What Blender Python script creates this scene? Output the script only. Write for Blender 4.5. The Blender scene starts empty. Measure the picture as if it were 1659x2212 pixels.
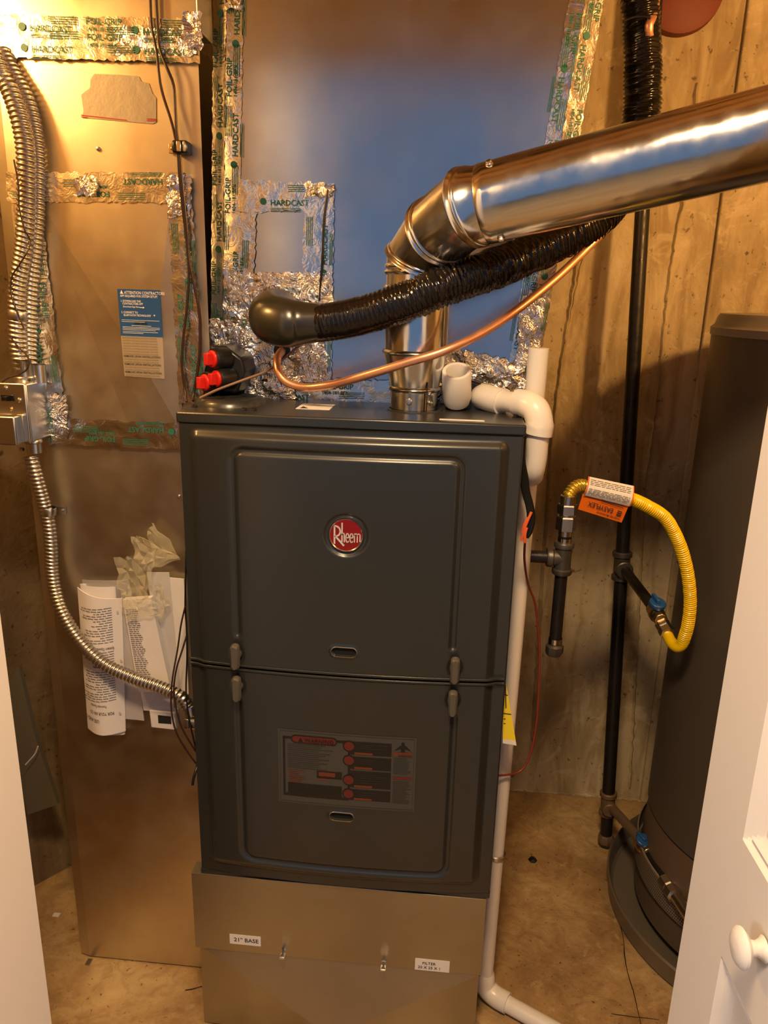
import bpy, math, random
import numpy as np
from mathutils import Vector, Matrix, noise as mnoise
C = bpy.context.scene
PI = math.pi
# ---------------------------------------------------------------- camera
CAM = np.array([0.4256, -1.1406, 1.3993]); YAW, PITCH, ROLL, FPX = 0.0882, 0.2795, 0.0242, 1640.8
_cy, _sy, _cp, _sp = math.cos(YAW), math.sin(YAW), math.cos(PITCH), math.sin(PITCH)
_F = np.array([-_sy*_cp, _cy*_cp, -_sp]); _r = np.array([_cy, _sy, 0.0]); _u = np.cross(_r, _F)
_R = math.cos(ROLL)*_r + math.sin(ROLL)*_u; _U = -math.sin(ROLL)*_r + math.cos(ROLL)*_u
cd = bpy.data.cameras.new('camera'); cam = bpy.data.objects.new('camera', cd); C.collection.objects.link(cam)
cd.sensor_fit = 'HORIZONTAL'; cd.sensor_width = 36; cd.lens = FPX/1659*36; cd.clip_start = 0.02
M4 = Matrix.Identity(4)
for i in range(3):
    M4[i][0] = _R[i]; M4[i][1] = _U[i]; M4[i][2] = -_F[i]; M4[i][3] = CAM[i]
cam.matrix_world = M4; C.camera = cam

def P(u, v, Y, ax=1):
    d = _F + (u-829.5)/FPX*_R - (v-1106)/FPX*_U
    t = (Y-CAM[ax])/d[ax]
    return Vector(CAM + t*d)

# ---------------------------------------------------------------- light
C.view_settings.view_transform = 'Standard'; C.view_settings.look = 'None'
C.view_settings.gamma = 1; C.view_settings.exposure = 0.0; C.view_settings.use_curve_mapping = False
w = bpy.data.worlds.new('world'); C.world = w; w.use_nodes = True
bg = w.node_tree.nodes['Background']; bg.inputs[0].default_value = (0.22, 0.36, 0.62, 1); bg.inputs[1].default_value = 0.55
def point(name, loc, col, W, rad=0.035):
    l = bpy.data.lights.new(name, 'POINT'); l.energy = W; l.color = col; l.shadow_soft_size = rad
    o = bpy.data.objects.new(name, l); o.location = loc; C.collection.objects.link(o); return o
WARM = (1.0, 0.53, 0.165)
point('closet_bulb', (-0.50, -0.20, 1.86), WARM, 15.5, 0.04)
point('corner_bulb', (1.30, -0.30, 1.84), WARM, 44, 0.04)
def area(name, loc, rot, col, W, sx, sy):
    l = bpy.data.lights.new(name, 'AREA'); l.shape = 'RECTANGLE'; l.size = sx; l.size_y = sy; l.energy = W; l.color = col
    o = bpy.data.objects.new(name, l); o.location = loc; o.rotation_euler = rot; C.collection.objects.link(o); return o
area('warm_overhead_fill', (0.35, -1.10, 2.36), (0, 0, 0), (1.0, 0.66, 0.34), 42, 0.25, 0.25)  # added warm fill for floor and lower closet, not a known fixture
area('door_fill_left', (-2.3, -2.3, 1.7), (math.radians(90), 0, math.radians(-62)), (1.0, 0.97, 0.92), 21, 0.7, 0.7)  # added fill from the left, brightens the right door leaf
area('door_fill_right', (3.0, -2.6, 1.7), (math.radians(90), 0, math.radians(58)), (1.0, 0.97, 0.92), 13, 0.7, 0.7)  # its added counterpart on the right, for the left door leaf

# ---------------------------------------------------------------- materials
def mat(name, col, rough=0.5, metal=0.0, **k):
    m = bpy.data.materials.new(name); m.use_nodes = True
    b = m.node_tree.nodes['Principled BSDF']
    b.inputs['Base Color'].default_value = (*col, 1); b.inputs['Roughness'].default_value = rough
    b.inputs['Metallic'].default_value = metal
    for kk, vv in k.items(): b.inputs[kk.replace('_', ' ')].default_value = vv
    m.diffuse_color = (*col, 1)
    return m
def nodes(m): return m.node_tree, m.node_tree.nodes, m.node_tree.links, m.node_tree.nodes['Principled BSDF']
def noise_col(m, scale, stops, detail=6, rough=0.6, stretch=(1, 1, 1), dist=0.0, rng=None):
    t, n, l, b = nodes(m)
    tc = n.new('ShaderNodeTexCoord'); mp = n.new('ShaderNodeMapping'); mp.inputs['Scale'].default_value = stretch
    nz = n.new('ShaderNodeTexNoise'); nz.inputs['Scale'].default_value = scale; nz.inputs['Detail'].default_value = detail
    nz.inputs['Roughness'].default_value = rough; nz.inputs['Distortion'].default_value = dist
    cr = n.new('ShaderNodeValToRGB')
    e = cr.color_ramp.elements
    while len(e) < len(stops): e.new(0.5)
    for i, (p, c) in enumerate(stops): e[i].position = p; e[i].color = (*c, 1)
    l.new(tc.outputs['Object'], mp.inputs[0]); l.new(mp.outputs[0], nz.inputs[0]); l.new(nz.outputs[0], cr.inputs[0])
    l.new(cr.outputs[0], b.inputs['Base Color'])
    return cr
def bump(m, scale, dist, strength=0.5, detail=4, stretch=(1, 1, 1), kind='noise', rough=0.6, distort=0.0, prev=True):
    t, n, l, b = nodes(m)
    tc = n.new('ShaderNodeTexCoord'); mp = n.new('ShaderNodeMapping'); mp.inputs['Scale'].default_value = stretch
    if kind == 'noise':
        nz = n.new('ShaderNodeTexNoise'); nz.inputs['Detail'].default_value = detail; nz.inputs['Roughness'].default_value = rough
        nz.inputs['Distortion'].default_value = distort
        out = nz.outputs[0]
    else:
        nz = n.new('ShaderNodeTexVoronoi'); nz.feature = 'F1' if kind == 'voronoi' else 'DISTANCE_TO_EDGE'; out = nz.outputs['Distance']
    nz.inputs['Scale'].default_value = scale
    bp = n.new('ShaderNodeBump'); bp.inputs['Strength'].default_value = strength; bp.inputs['Distance'].default_value = dist
    l.new(tc.outputs['Object'], mp.inputs[0]); l.new(mp.outputs[0], nz.inputs[0]); l.new(out, bp.inputs['Height'])
    if b.inputs['Normal'].is_linked: l.new(b.inputs['Normal'].links[0].from_socket, bp.inputs['Normal'])
    l.new(bp.outputs[0], b.inputs['Normal'])
    return m
def rough_noise(m, scale, lo, hi, stretch=(1, 1, 1)):
    t, n, l, b = nodes(m)
    tc = n.new('ShaderNodeTexCoord'); mp = n.new('ShaderNodeMapping'); mp.inputs['Scale'].default_value = stretch
    nz = n.new('ShaderNodeTexNoise'); nz.inputs['Scale'].default_value = scale; nz.inputs['Detail'].default_value = 5
    mr = n.new('ShaderNodeMapRange'); mr.inputs[1].default_value = 0.3; mr.inputs[2].default_value = 0.7
    mr.inputs[3].default_value = lo; mr.inputs[4].default_value = hi
    l.new(tc.outputs['Object'], mp.inputs[0]); l.new(mp.outputs[0], nz.inputs[0]); l.new(nz.outputs[0], mr.inputs[0]); l.new(mr.outputs[0], b.inputs['Roughness'])

galv = mat('galvanized_duct', (0.60, 0.585, 0.55), 0.36, 1.0)
noise_col(galv, 9, [(0.3, (0.60, 0.54, 0.42)), (0.7, (0.70, 0.64, 0.51))], 8); rough_noise(galv, 14, 0.32, 0.44); bump(galv, 260, 0.0003, 0.06); bump(galv, 2.2, 0.02, 0.22, 2)
galv2 = mat('galvanized_plenum', (0.60, 0.60, 0.60), 0.22, 1.0)
noise_col(galv2, 7, [(0.3, (0.55, 0.55, 0.55)), (0.7, (0.64, 0.64, 0.64))], 8); rough_noise(galv2, 11, 0.19, 0.27); bump(galv2, 240, 0.0003, 0.05); bump(galv2, 2.0, 0.01, 0.06, 2)
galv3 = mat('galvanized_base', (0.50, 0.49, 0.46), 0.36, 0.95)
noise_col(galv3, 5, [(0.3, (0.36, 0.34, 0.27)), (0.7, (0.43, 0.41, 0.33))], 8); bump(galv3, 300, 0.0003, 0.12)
flue_m = mat('shiny_flue_steel', (0.70, 0.69, 0.66), 0.17, 1.0); rough_noise(flue_m, 30, 0.12, 0.26); bump(flue_m, 7, 0.008, 0.35, 3); bump(flue_m, 200, 0.0003, 0.1)
steel = mat('zinc_steel', (0.62, 0.60, 0.56), 0.28, 1.0); bump(steel, 300, 0.0003, 0.1)
conduit_m = mat('conduit_steel', (0.52, 0.49, 0.44), 0.34, 1.0)
foil = mat('foil_tape', (0.78, 0.77, 0.74), 0.22, 1.0); bump(foil, 60, 0.004, 0.30, 3, distort=1.6); bump(foil, 14, 0.006, 0.22, 2, distort=1.0)
foil_b = mat('bright_foil', (0.82, 0.81, 0.79), 0.18, 1.0); bump(foil_b, 26, 0.010, 0.7, 4, distort=3.0)
ink = mat('green_ink', (0.03, 0.17, 0.12), 0.5)
black_ink = mat('black_ink', (0.02, 0.02, 0.02), 0.5)
red_ink = mat('red_ink', (0.55, 0.04, 0.03), 0.5)
paint = mat('dark_grey_paint', (0.022, 0.0245, 0.0235), 0.32, 0.0, Coat_Weight=0.3, Coat_Roughness=0.16); bump(paint, 500, 0.0002, 0.10)
latch_m = mat('latch_grey', (0.085, 0.080, 0.065), 0.35)
void = mat('black_void', (0.003, 0.003, 0.003), 0.9)
blk_plastic = mat('black_plastic', (0.012, 0.012, 0.012), 0.32)
rubber = mat('black_insulation', (0.007, 0.0055, 0.005), 0.13, 0.0, Specular_IOR_Level=0.42); bump(rubber, 60, 0.003, 0.35, 3, distort=1.0)
rubber2 = mat('olive_insulation', (0.022, 0.020, 0.013), 0.28, 0.0, Coat_Weight=0.3, Coat_Roughness=0.2)
redcap = mat('red_plastic', (0.62, 0.016, 0.010), 0.38)
copper = mat('copper', (0.93, 0.50, 0.33), 0.24, 1.0)
copper_p = mat('copper_pipe', (0.80, 0.40, 0.24), 0.30, 0.75); rough_noise(copper_p, 30, 0.24, 0.42)
pvc = mat('white_pvc', (0.80, 0.77, 0.72), 0.28)
iron = mat('black_iron_pipe', (0.018, 0.016, 0.015), 0.34, 0.3); bump(iron, 120, 0.001, 0.35); rough_noise(iron, 40, 0.24, 0.5)
fitting = mat('grey_iron_fitting', (0.12, 0.11, 0.10), 0.42, 0.7); bump(fitting, 180, 0.001, 0.3)
tanfit = mat('rusty_fitting', (0.20, 0.135, 0.08), 0.55, 0.4); bump(tanfit, 180, 0.001, 0.3)
brass = mat('brass', (0.62, 0.45, 0.22), 0.32, 1.0)
yellow = mat('yellow_coating', (0.96, 0.66, 0.004), 0.30, 0.0, Coat_Weight=0.3)
gold = mat('gold_bare_flex', (0.95, 0.70, 0.10), 0.24, 0.8)
blue_h = mat('blue_handle', (0.014, 0.08, 0.25), 0.35)
orange = mat('orange_print', (0.72, 0.15, 0.008), 0.45)
paper = mat('white_paper', (0.78, 0.75, 0.74), 0.6); bump(paper, 30, 0.002, 0.15)
paper2 = mat('grey_paper', (0.50, 0.48, 0.49), 0.6)
card = mat('label_white', (0.80, 0.78, 0.76), 0.5)
yel_paper = mat('yellow_paper', (0.90, 0.72, 0.03), 0.55)
wire_b = mat('brown_wire', (0.035, 0.015, 0.010), 0.35)
wire_r = mat('dark_red_wire', (0.20, 0.03, 0.015), 0.4)
wire_k = mat('black_wire', (0.008, 0.008, 0.008), 0.3)
wire_o = mat('orange_wire', (0.75, 0.14, 0.04), 0.4)
blue_lab = mat('blue_sticker', (0.012, 0.075, 0.23), 0.5)
white_ink = mat('white_ink', (0.80, 0.80, 0.78), 0.5)
tank_m = mat('grey_tank', (0.080, 0.068, 0.055), 0.42)
tank_cap = mat('tank_cap', (0.20, 0.175, 0.145), 0.45)
pan_m = mat('pan_metal', (0.22, 0.19, 0.15), 0.40, 0.5)
doorp = mat('white_door_paint', (0.74, 0.715, 0.69), 0.38); bump(doorp, 90, 0.0006, 0.12)
wallp = mat('white_wall_paint', (0.62, 0.58, 0.52), 0.7)
woodc = mat('brown_wood', (0.28, 0.15, 0.06), 0.6); noise_col(woodc, 4, [(0.3, (0.20, 0.10, 0.035)), (0.7, (0.36, 0.20, 0.08))], 6, stretch=(1, 8, 1))
woodw = mat('tan_wall', (0.30, 0.22, 0.13), 0.7)
board_m = mat('grey_board', (0.17, 0.155, 0.105), 0.7)
redorange = mat('red_orange_coating', (0.15, 0.020, 0.004), 0.6)
# concrete
conc = mat('wall_concrete', (0.42, 0.35, 0.26), 0.75)
def concrete(m, base, dark, light, sc=1.0, streak=0.6):
    t, n, l, b = nodes(m)
    tc = n.new('ShaderNodeTexCoord')
    def nz(scale, det, st, dist=0.0, ro=0.6):
        mp = n.new('ShaderNodeMapping'); mp.inputs['Scale'].default_value = st; l.new(tc.outputs['Object'], mp.inputs[0])
        q = n.new('ShaderNodeTexNoise'); q.inputs['Scale'].default_value = scale*sc; q.inputs['Detail'].default_value = det
        q.inputs['Distortion'].default_value = dist; q.inputs['Roughness'].default_value = ro; l.new(mp.outputs[0], q.inputs[0]); return q.outputs[0]
    def ramp(src, stops):
        c = n.new('ShaderNodeValToRGB'); e = c.color_ramp.elements
        while len(e) < len(stops): e.new(.5)
        for i, (p, cc) in enumerate(stops): e[i].position = p; e[i].color = (*cc, 1) if len(cc) == 3 else cc
        l.new(src, c.inputs[0]); return c.outputs[0]
    def mix(f, a, bb, mode='MIX'):
        x = n.new('ShaderNodeMix'); x.data_type = 'RGBA'; x.blend_type = mode
        if isinstance(f, float): x.inputs[0].default_value = f
        else: l.new(f, x.inputs[0])
        for s, v in ((6, a), (7, bb)):
            if isinstance(v, tuple): x.inputs[s].default_value = (*v, 1)
            else: l.new(v, x.inputs[s])
        return x.outputs[2]
    c = ramp(nz(2.3, 9, (1, 1, .8), .6), [(0.32, dark), (0.5, base), (0.68, light)])
    st = ramp(nz(9, 8, (1.6, 1.6, .30), 1.2), [(0.36, (.55, .47, .37)), (0.54, (1, 1, 1))])
    c = mix(streak, c, st, 'MULTIPLY')
    sp = ramp(nz(60, 3, (1, 1, .9), 0.3), [(0.29, (.20, .15, .10)), (0.36, (1, 1, 1))])
    c = mix(0.8, c, sp, 'MULTIPLY')
    lt = ramp(nz(5.5, 10, (1, 1, 1), 2.5, .7), [(0.55, (0, 0, 0)), (0.66, (.5, .5, .5))])
    c = mix(lt, c, light)
    l.new(c, b.inputs['Base Color'])
    bump(m, 40*sc, 0.004, 0.5, 6, distort=.5); bump(m, 6*sc, 0.02, 0.35, 5, (1, 1, .5), distort=1.0)
concrete(conc, (0.52, 0.43, 0.27), (0.30, 0.225, 0.12), (0.66, 0.58, 0.41), 1.0, 0.75)
floor_m = mat('floor_concrete', (0.4, 0.28, 0.16), 0.6)
concrete(floor_m, (0.40, 0.262, 0.118), (0.25, 0.148, 0.062), (0.57, 0.42, 0.21), 1.5, 0.5)
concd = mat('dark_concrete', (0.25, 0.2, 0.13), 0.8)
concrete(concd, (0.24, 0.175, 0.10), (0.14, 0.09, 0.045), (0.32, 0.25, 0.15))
# clear plastic
def clear_plastic(name, tint, fac):
    m = bpy.data.materials.new(name); m.use_nodes = True; t = m.node_tree; n = t.nodes; l = t.links
    b = n['Principled BSDF']; b.inputs['Base Color'].default_value = (*tint, 1); b.inputs['Roughness'].default_value = 0.12
    tr = n.new('ShaderNodeBsdfTransparent'); mx = n.new('ShaderNodeMixShader'); mx.inputs[0].default_value = fac
    o = n['Material Output']; l.new(tr.outputs[0], mx.inputs[1]); l.new(b.outputs[0], mx.inputs[2]); l.new(mx.outputs[0], o.inputs[0])
    return m
bag_m = clear_plastic('clear_bag', (0.75, 0.70, 0.50), 0.34)
film_m = clear_plastic('clear_film', (0.62, 0.55, 0.42), 0.40)
pouch_m = clear_plastic('pouch_film', (0.55, 0.54, 0.52), 0.45)

# ---------------------------------------------------------------- mesh helpers
_tc = {}
def textgeo(s):
    if s not in _tc:
        cu = bpy.data.curves.new('t', 'FONT'); cu.body = s; cu.size = 1; cu.resolution_u = 2; cu.offset = .012
        o = bpy.data.objects.new('t', cu); C.collection.objects.link(o); bpy.context.view_layer.update()
        me = bpy.data.meshes.new_from_object(o.evaluated_get(bpy.context.evaluated_depsgraph_get()))
        _tc[s] = ([tuple(v.co) for v in me.vertices], [tuple(p.vertices) for p in me.polygons])
        bpy.data.objects.remove(o); bpy.data.curves.remove(cu); bpy.data.meshes.remove(me)
    return _tc[s]
def frame(path):
    n = len(path); T = []
    for i in range(n):
        a = path[max(i-1, 0)]; b = path[min(i+1, n-1)]; T.append((b-a).normalized())
    up = Vector((0, 0, 1)) if abs(T[0].z) < .9 else Vector((0, -1, 0))
    N = (up - T[0]*up.dot(T[0])).normalized(); out = []
    for i in range(n):
        if i: N = (N - T[i]*N.dot(T[i])).normalized()
        out.append((path[i], T[i], N, T[i].cross(N)))
    return out
def spline(pts, step=0.006):
    pts = [Vector(p) for p in pts]
    q = [pts[0]*2-pts[1]] + pts + [pts[-1]*2-pts[-2]]
    out = []
    for i in range(1, len(q)-2):
        p0, p1, p2, p3 = q[i-1:i+3]; n = max(2, int((p2-p1).length/step))
        for k in range(n):
            t = k/n
            out.append(0.5*((2*p1)+(p2-p0)*t+(2*p0-5*p1+4*p2-p3)*t*t+(3*p1-p0-3*p2+p3)*t**3))
    out.append(pts[-1]); return out
class MB:
    def __init__(s): s.v = []; s.f = []; s.m = []; s.flat = set()
    def add(s, v, f, mi=0):
        o = len(s.v); s.v += [tuple(x) for x in v]
        for q in f: s.f.append(tuple(i+o for i in q)); s.m.append(mi)
        return s
    def box(s, x0, x1, y0, y1, z0, z1, mi=0, M=None):
        v = [Vector((x, y, z)) for z in (z0, z1) for y in (y0, y1) for x in (x0, x1)]
        if M: v = [M @ q for q in v]
        return s.add(v, [(0, 2, 3, 1), (4, 5, 7, 6), (0, 1, 5, 4), (1, 3, 7, 5), (3, 2, 6, 7), (2, 0, 4, 6)], mi)
    def obox(s, c, ax, ay, az, mi=0):
        c, ax, ay, az = map(Vector, (c, ax, ay, az))
        v = [c+ax*i+ay*j+az*k for k in (-1, 1) for j in (-1, 1) for i in (-1, 1)]
        return s.add(v, [(0, 2, 3, 1), (4, 5, 7, 6), (0, 1, 5, 4), (1, 3, 7, 5), (3, 2, 6, 7), (2, 0, 4, 6)], mi)
    def tube(s, path, rad, seg=20, mi=0, caps=True, step=None, spl=True):
        pth = spline(path, step or 0.006) if spl else [Vector(p) for p in path]
        fr = frame(pth); L = 0; vs = []; n = len(pth)
        for i, (p, T, N, B) in enumerate(fr):
            if i: L += (pth[i]-pth[i-1]).length
            for k in range(seg):
                a = 2*PI*k/seg
                r = rad(L, a, i/(n-1)) if callable(rad) else rad
                vs.append(p + (N*math.cos(a)+B*math.sin(a))*r)
        fs = [(i*seg+k, i*seg+(k+1) % seg, (i+1)*seg+(k+1) % seg, (i+1)*seg+k) for i in range(n-1) for k in range(seg)]
        if caps: fs += [tuple(range(seg))[::-1], tuple((n-1)*seg+k for k in range(seg))]
        return s.add(vs, fs, mi)
    def lathe(s, prof, org, axis=(0, 0, 1), seg=40, mi=0, cap=False):
        a = Vector(axis).normalized(); t = Vector((0, 0, 1)) if abs(a.z) < .9 else Vector((1, 0, 0))
        N = (t-a*t.dot(a)).normalized(); B = a.cross(N); org = Vector(org); vs = []
        for r, h in prof:
            for k in range(seg):
                q = 2*PI*k/seg; vs.append(org+a*h+(N*math.cos(q)+B*math.sin(q))*r)
        n = len(prof)
        fs = [(i*seg+k, i*seg+(k+1) % seg, (i+1)*seg+(k+1) % seg, (i+1)*seg+k) for i in range(n-1) for k in range(seg)]
        if cap: fs += [tuple(range(seg))[::-1], tuple((n-1)*seg+k for k in range(seg))]
        return s.add(vs, fs, mi)
    def grid(s, fn, nu, nv, mi=0, tri=False):
        vs = [fn(i/nu, j/nv) for j in range(nv+1) for i in range(nu+1)]; fs = []
        for j in range(nv):
            for i in range(nu):
                a = j*(nu+1)+i; q = (a, a+1, a+nu+2, a+nu+1)
                if tri: fs += [(q[0], q[1], q[2]), (q[0], q[2], q[3])] if (i+j) % 2 else [(q[0], q[1], q[3]), (q[1], q[2], q[3])]
                else: fs.append(q)
        return s.add(vs, fs, mi)
    def text(s, st, org, xd, yd, size, mi=0, xs=1.0, surf=None, center=False):
        v, f = textgeo(st); org = Vector(org); xd = Vector(xd); yd = Vector(yd)
        wd = max(q[0] for q in v) if v else 0
        ox = wd/2 if center else 0
        vs = [org+xd*((q[0]-ox)*size*xs)+yd*(q[1]*size) for q in v]
        if surf: vs = [surf(q) for q in vs]
        return s.add(vs, f, mi)
    def build(s, name, mats, parent=None, bevel=0, smooth=35, loc=None):
        me = bpy.data.meshes.new(name); me.from_pydata(s.v, [], s.f)
        ms = mats if isinstance(mats, (list, tuple)) else [mats]
        for m in ms: me.materials.append(m)
        me.polygons.foreach_set('material_index', s.m)
        me.validate()
        if smooth:
            me.polygons.foreach_set('use_smooth', [True]*len(me.polygons)); me.set_sharp_from_angle(angle=math.radians(smooth))
        me.update()
        o = bpy.data.objects.new(name, me); C.collection.objects.link(o)
        if parent: o.parent = parent
        if bevel:
            b = o.modifiers.new('bevel', 'BEVEL'); b.width = bevel; b.segments = 2; b.limit_method = 'ANGLE'; b.angle_limit = math.radians(40)
        return o
def tag(o, label=None, cat=None, group=None, kind=None):
    if label: o['label'] = label
    if cat: o['category'] = cat
    if group: o['group'] = group
    if kind: o['kind'] = kind
    return o
def thing(name, label, cat, group=None):
    o = bpy.data.objects.new(name, None); C.collection.objects.link(o); o.empty_display_size = .05
    return tag(o, label, cat, group)
def struct(name, mb, m, **k): return tag(mb.build(name, m, **k), kind='structure')
def nz3(x, y, z): return mnoise.noise(Vector((x, y, z)))

# ---------------------------------------------------------------- the room
BW = 0.82
m = MB()
m.box(-1.0, 2.2, BW, BW+.12, -.02, 2.4)
rnd = random.Random(4)
def seam(pts, wd, dep, Y):           # proud irregular formwork fins, part of the wall casting
    path = spline([P(u, v, Y) for u, v in pts], 0.012)
    vs = []
    for i, p in enumerate(path):
        a = wd*(.6+.8*abs(nz3(p.z*22, 3.1, 0))); d = dep*1.5*(.5+1.3*abs(nz3(p.z*37, 9.2, 1)))
        j = .004*nz3(p.z*50, 5, 2)
        vs += [Vector((p.x-a+j, Y+.001, p.z)), Vector((p.x+j, Y-d, p.z)), Vector((p.x+a*.5+j, Y-d*.6, p.z)), Vector((p.x+a+j, Y+.001, p.z))]
    fs = [(i*4+k, i*4+k+1, i*4+k+5, i*4+k+4) for i in range(len(path)-1) for k in range(3)]
    m.add(vs, fs)
seam([(1262, 470), (1225, 700), (1203, 850), (1188, 1000), (1178, 1150), (1170, 1260), (1150, 1600)], .009, .008, BW)
seam([(1505, 180), (1480, 400), (1460, 500), (1440, 640), (1425, 790), (1405, 960), (1390, 1060), (1385, 1200), (1360, 1700)], .007, .007, BW)
seam([(1262, 540), (1240, 640), (1210, 800)], .004, .005, BW)
wall_back = struct('wall_back', m, conc)
m = MB()
m.add([(-1.0, -.55, -.02), (-.60, -.42, -.02), (-.60, .20, -.02), (-.52, .31, -.02), (-.14, .818, -.02), (-1.0, .818, -.02),
       (-1.0, -.55, 2.4), (-.60, -.42, 2.4), (-.60, .20, 2.4), (-.52, .31, 2.4), (-.14, .818, 2.4), (-1.0, .818, 2.4)],
      [(1, 2, 8, 7), (2, 3, 9, 8), (3, 4, 10, 9), (4, 5, 11, 10), (5, 0, 6, 11), (0, 1, 7, 6), (0, 5, 4, 3, 2, 1), (6, 7, 8, 9, 10, 11)])
struct('wall_left', m, concd)
struct('wall_right', MB().box(1.95, 2.07, -.5, BW, 0, 2.4), conc)
# pilaster step seen at far right of the back wall
struct('trim_1', MB().box(P(1560, 400, BW).x, 1.95, BW-.012, BW, 0, 2.4), conc, bevel=.003)
struct('floor', MB().box(-2.6, 3.2, -4.2, BW+.1, -.06, 0), floor_m)
m = MB(); m.box(-1.0, 2.2, -.5, BW+.12, 2.4, 2.46)
for i in range(6): m.box(-1.0, 2.2, -.38+i*.22, -.34+i*.22, 2.22, 2.4)
struct('ceiling', m, woodc)
m = MB(); m.box(-1.0, -.075, -.50, -.40, 0, 2.4); m.box(.735, 2.2, -.50, -.40, 0, 2.4); m.box(-.075, .735, -.50, -.40, 1.90, 2.4)
struct('wall_front', m, woodw)

# door leaves, open outwards
def door_leaf(name, hx, hy, ang, mirror, hinge_len=0.38):
    t = math.radians(ang); d = Vector((math.cos(t)*(1 if not mirror else -1), -math.sin(t), 0))
    nrm = Vector((-math.sin(t), -math.cos(t), 0)) if not mirror else Vector((math.sin(t), -math.cos(t), 0))
    nrm = Vector((-1 if not mirror else 1, 0, 0)); nrm = (nrm - d*nrm.dot(d)).normalized()
    O = Vector((hx, hy, 0)); TH = .034
    root = bpy.data.objects.new(name, None); C.collection.objects.link(root); tag(root, kind='structure')
    panels = [(.095, .285, .17, .766), (.095, .285, .905, 1.86)]
    def hh(s, z):
        h = 0
        for a, b, c, e in panels:
            dd = min(s-a, b-s, z-c, e-z)
            if dd > 0:
                for (w0, w1, h0, h1) in ((0, .006, 0, -.006), (.006, .010, -.006, -.003), (.010, .017, -.003, -.008), (.017, .021, -.008, -.010), (.021, .034, -.010, -.010), (.034, .060, -.010, -.004), (.060, 9, -.004, -.004)):
                    if w0 <= dd < w1:
                        k = min(1, (dd-w0)/(w1-w0)) if w1 < 9 else 0
                        h = h0+(h1-h0)*k
        return h
    ss = sorted(set([0, .38]+[round(a+x, 4) for a in (.095,) for x in (0, .003, .006, .008, .010, .0135, .017, .019, .021, .034, .045, .06)] + [round(.285-x, 4) for x in (0, .003, .006, .008, .010, .0135, .017, .019, .021, .034, .045, .06)]))
    zs = {0.02, 1.94}
    for c, e in ((.17, .766), (.905, 1.86)):
        for x in (0, .003, .006, .008, .010, .0135, .017, .019, .021, .034, .045, .06): zs.add(round(c+x, 4)); zs.add(round(e-x, 4))
    zs = sorted(zs)
    m = MB(); vs = [O+d*s_+nrm*(hh(s_, z)) + Vector((0, 0, z)) for z in zs for s_ in ss]; n = len(ss)
    m.add(vs, [(j*n+i, j*n+i+1, (j+1)*n+i+1, (j+1)*n+i) for j in range(len(zs)-1) for i in range(n-1)])
    b = O-nrm*TH; L = .38
    q = [O, O+d*L, b+d*L, b]; z0, z1 = Vector((0, 0, .02)), Vector((0, 0, 1.94))
    m.add([x+z0 for x in q]+[x+z1 for x in q], [(0, 3, 7, 4), (3, 2, 6, 7), (2, 1, 5, 6), (0, 1, 2, 3), (4, 7, 6, 5)])
    m.build('door_leaf', doorp, root, smooth=20)
    return root, O, d, nrm
r_, O_, d_, n_ = door_leaf('door_1', .717, -.402, 87.5, False)
kb = P(1648, 2050, .722, 0); kp = Vector((.7225, kb.y, kb.z))
MB().lathe([(.0001, .0265), (.009, .0260), (.0148, .0240), (.0178, .0210), (.0178, .0185), (.013, .0145), (.0075, .012), (.0066, .007), (.0085, .003), (.0115, 0)], kp, n_, 32).build('door_knob', doorp, r_)
door_leaf('door_2', -.066, -.402, 90.0, True)

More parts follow.
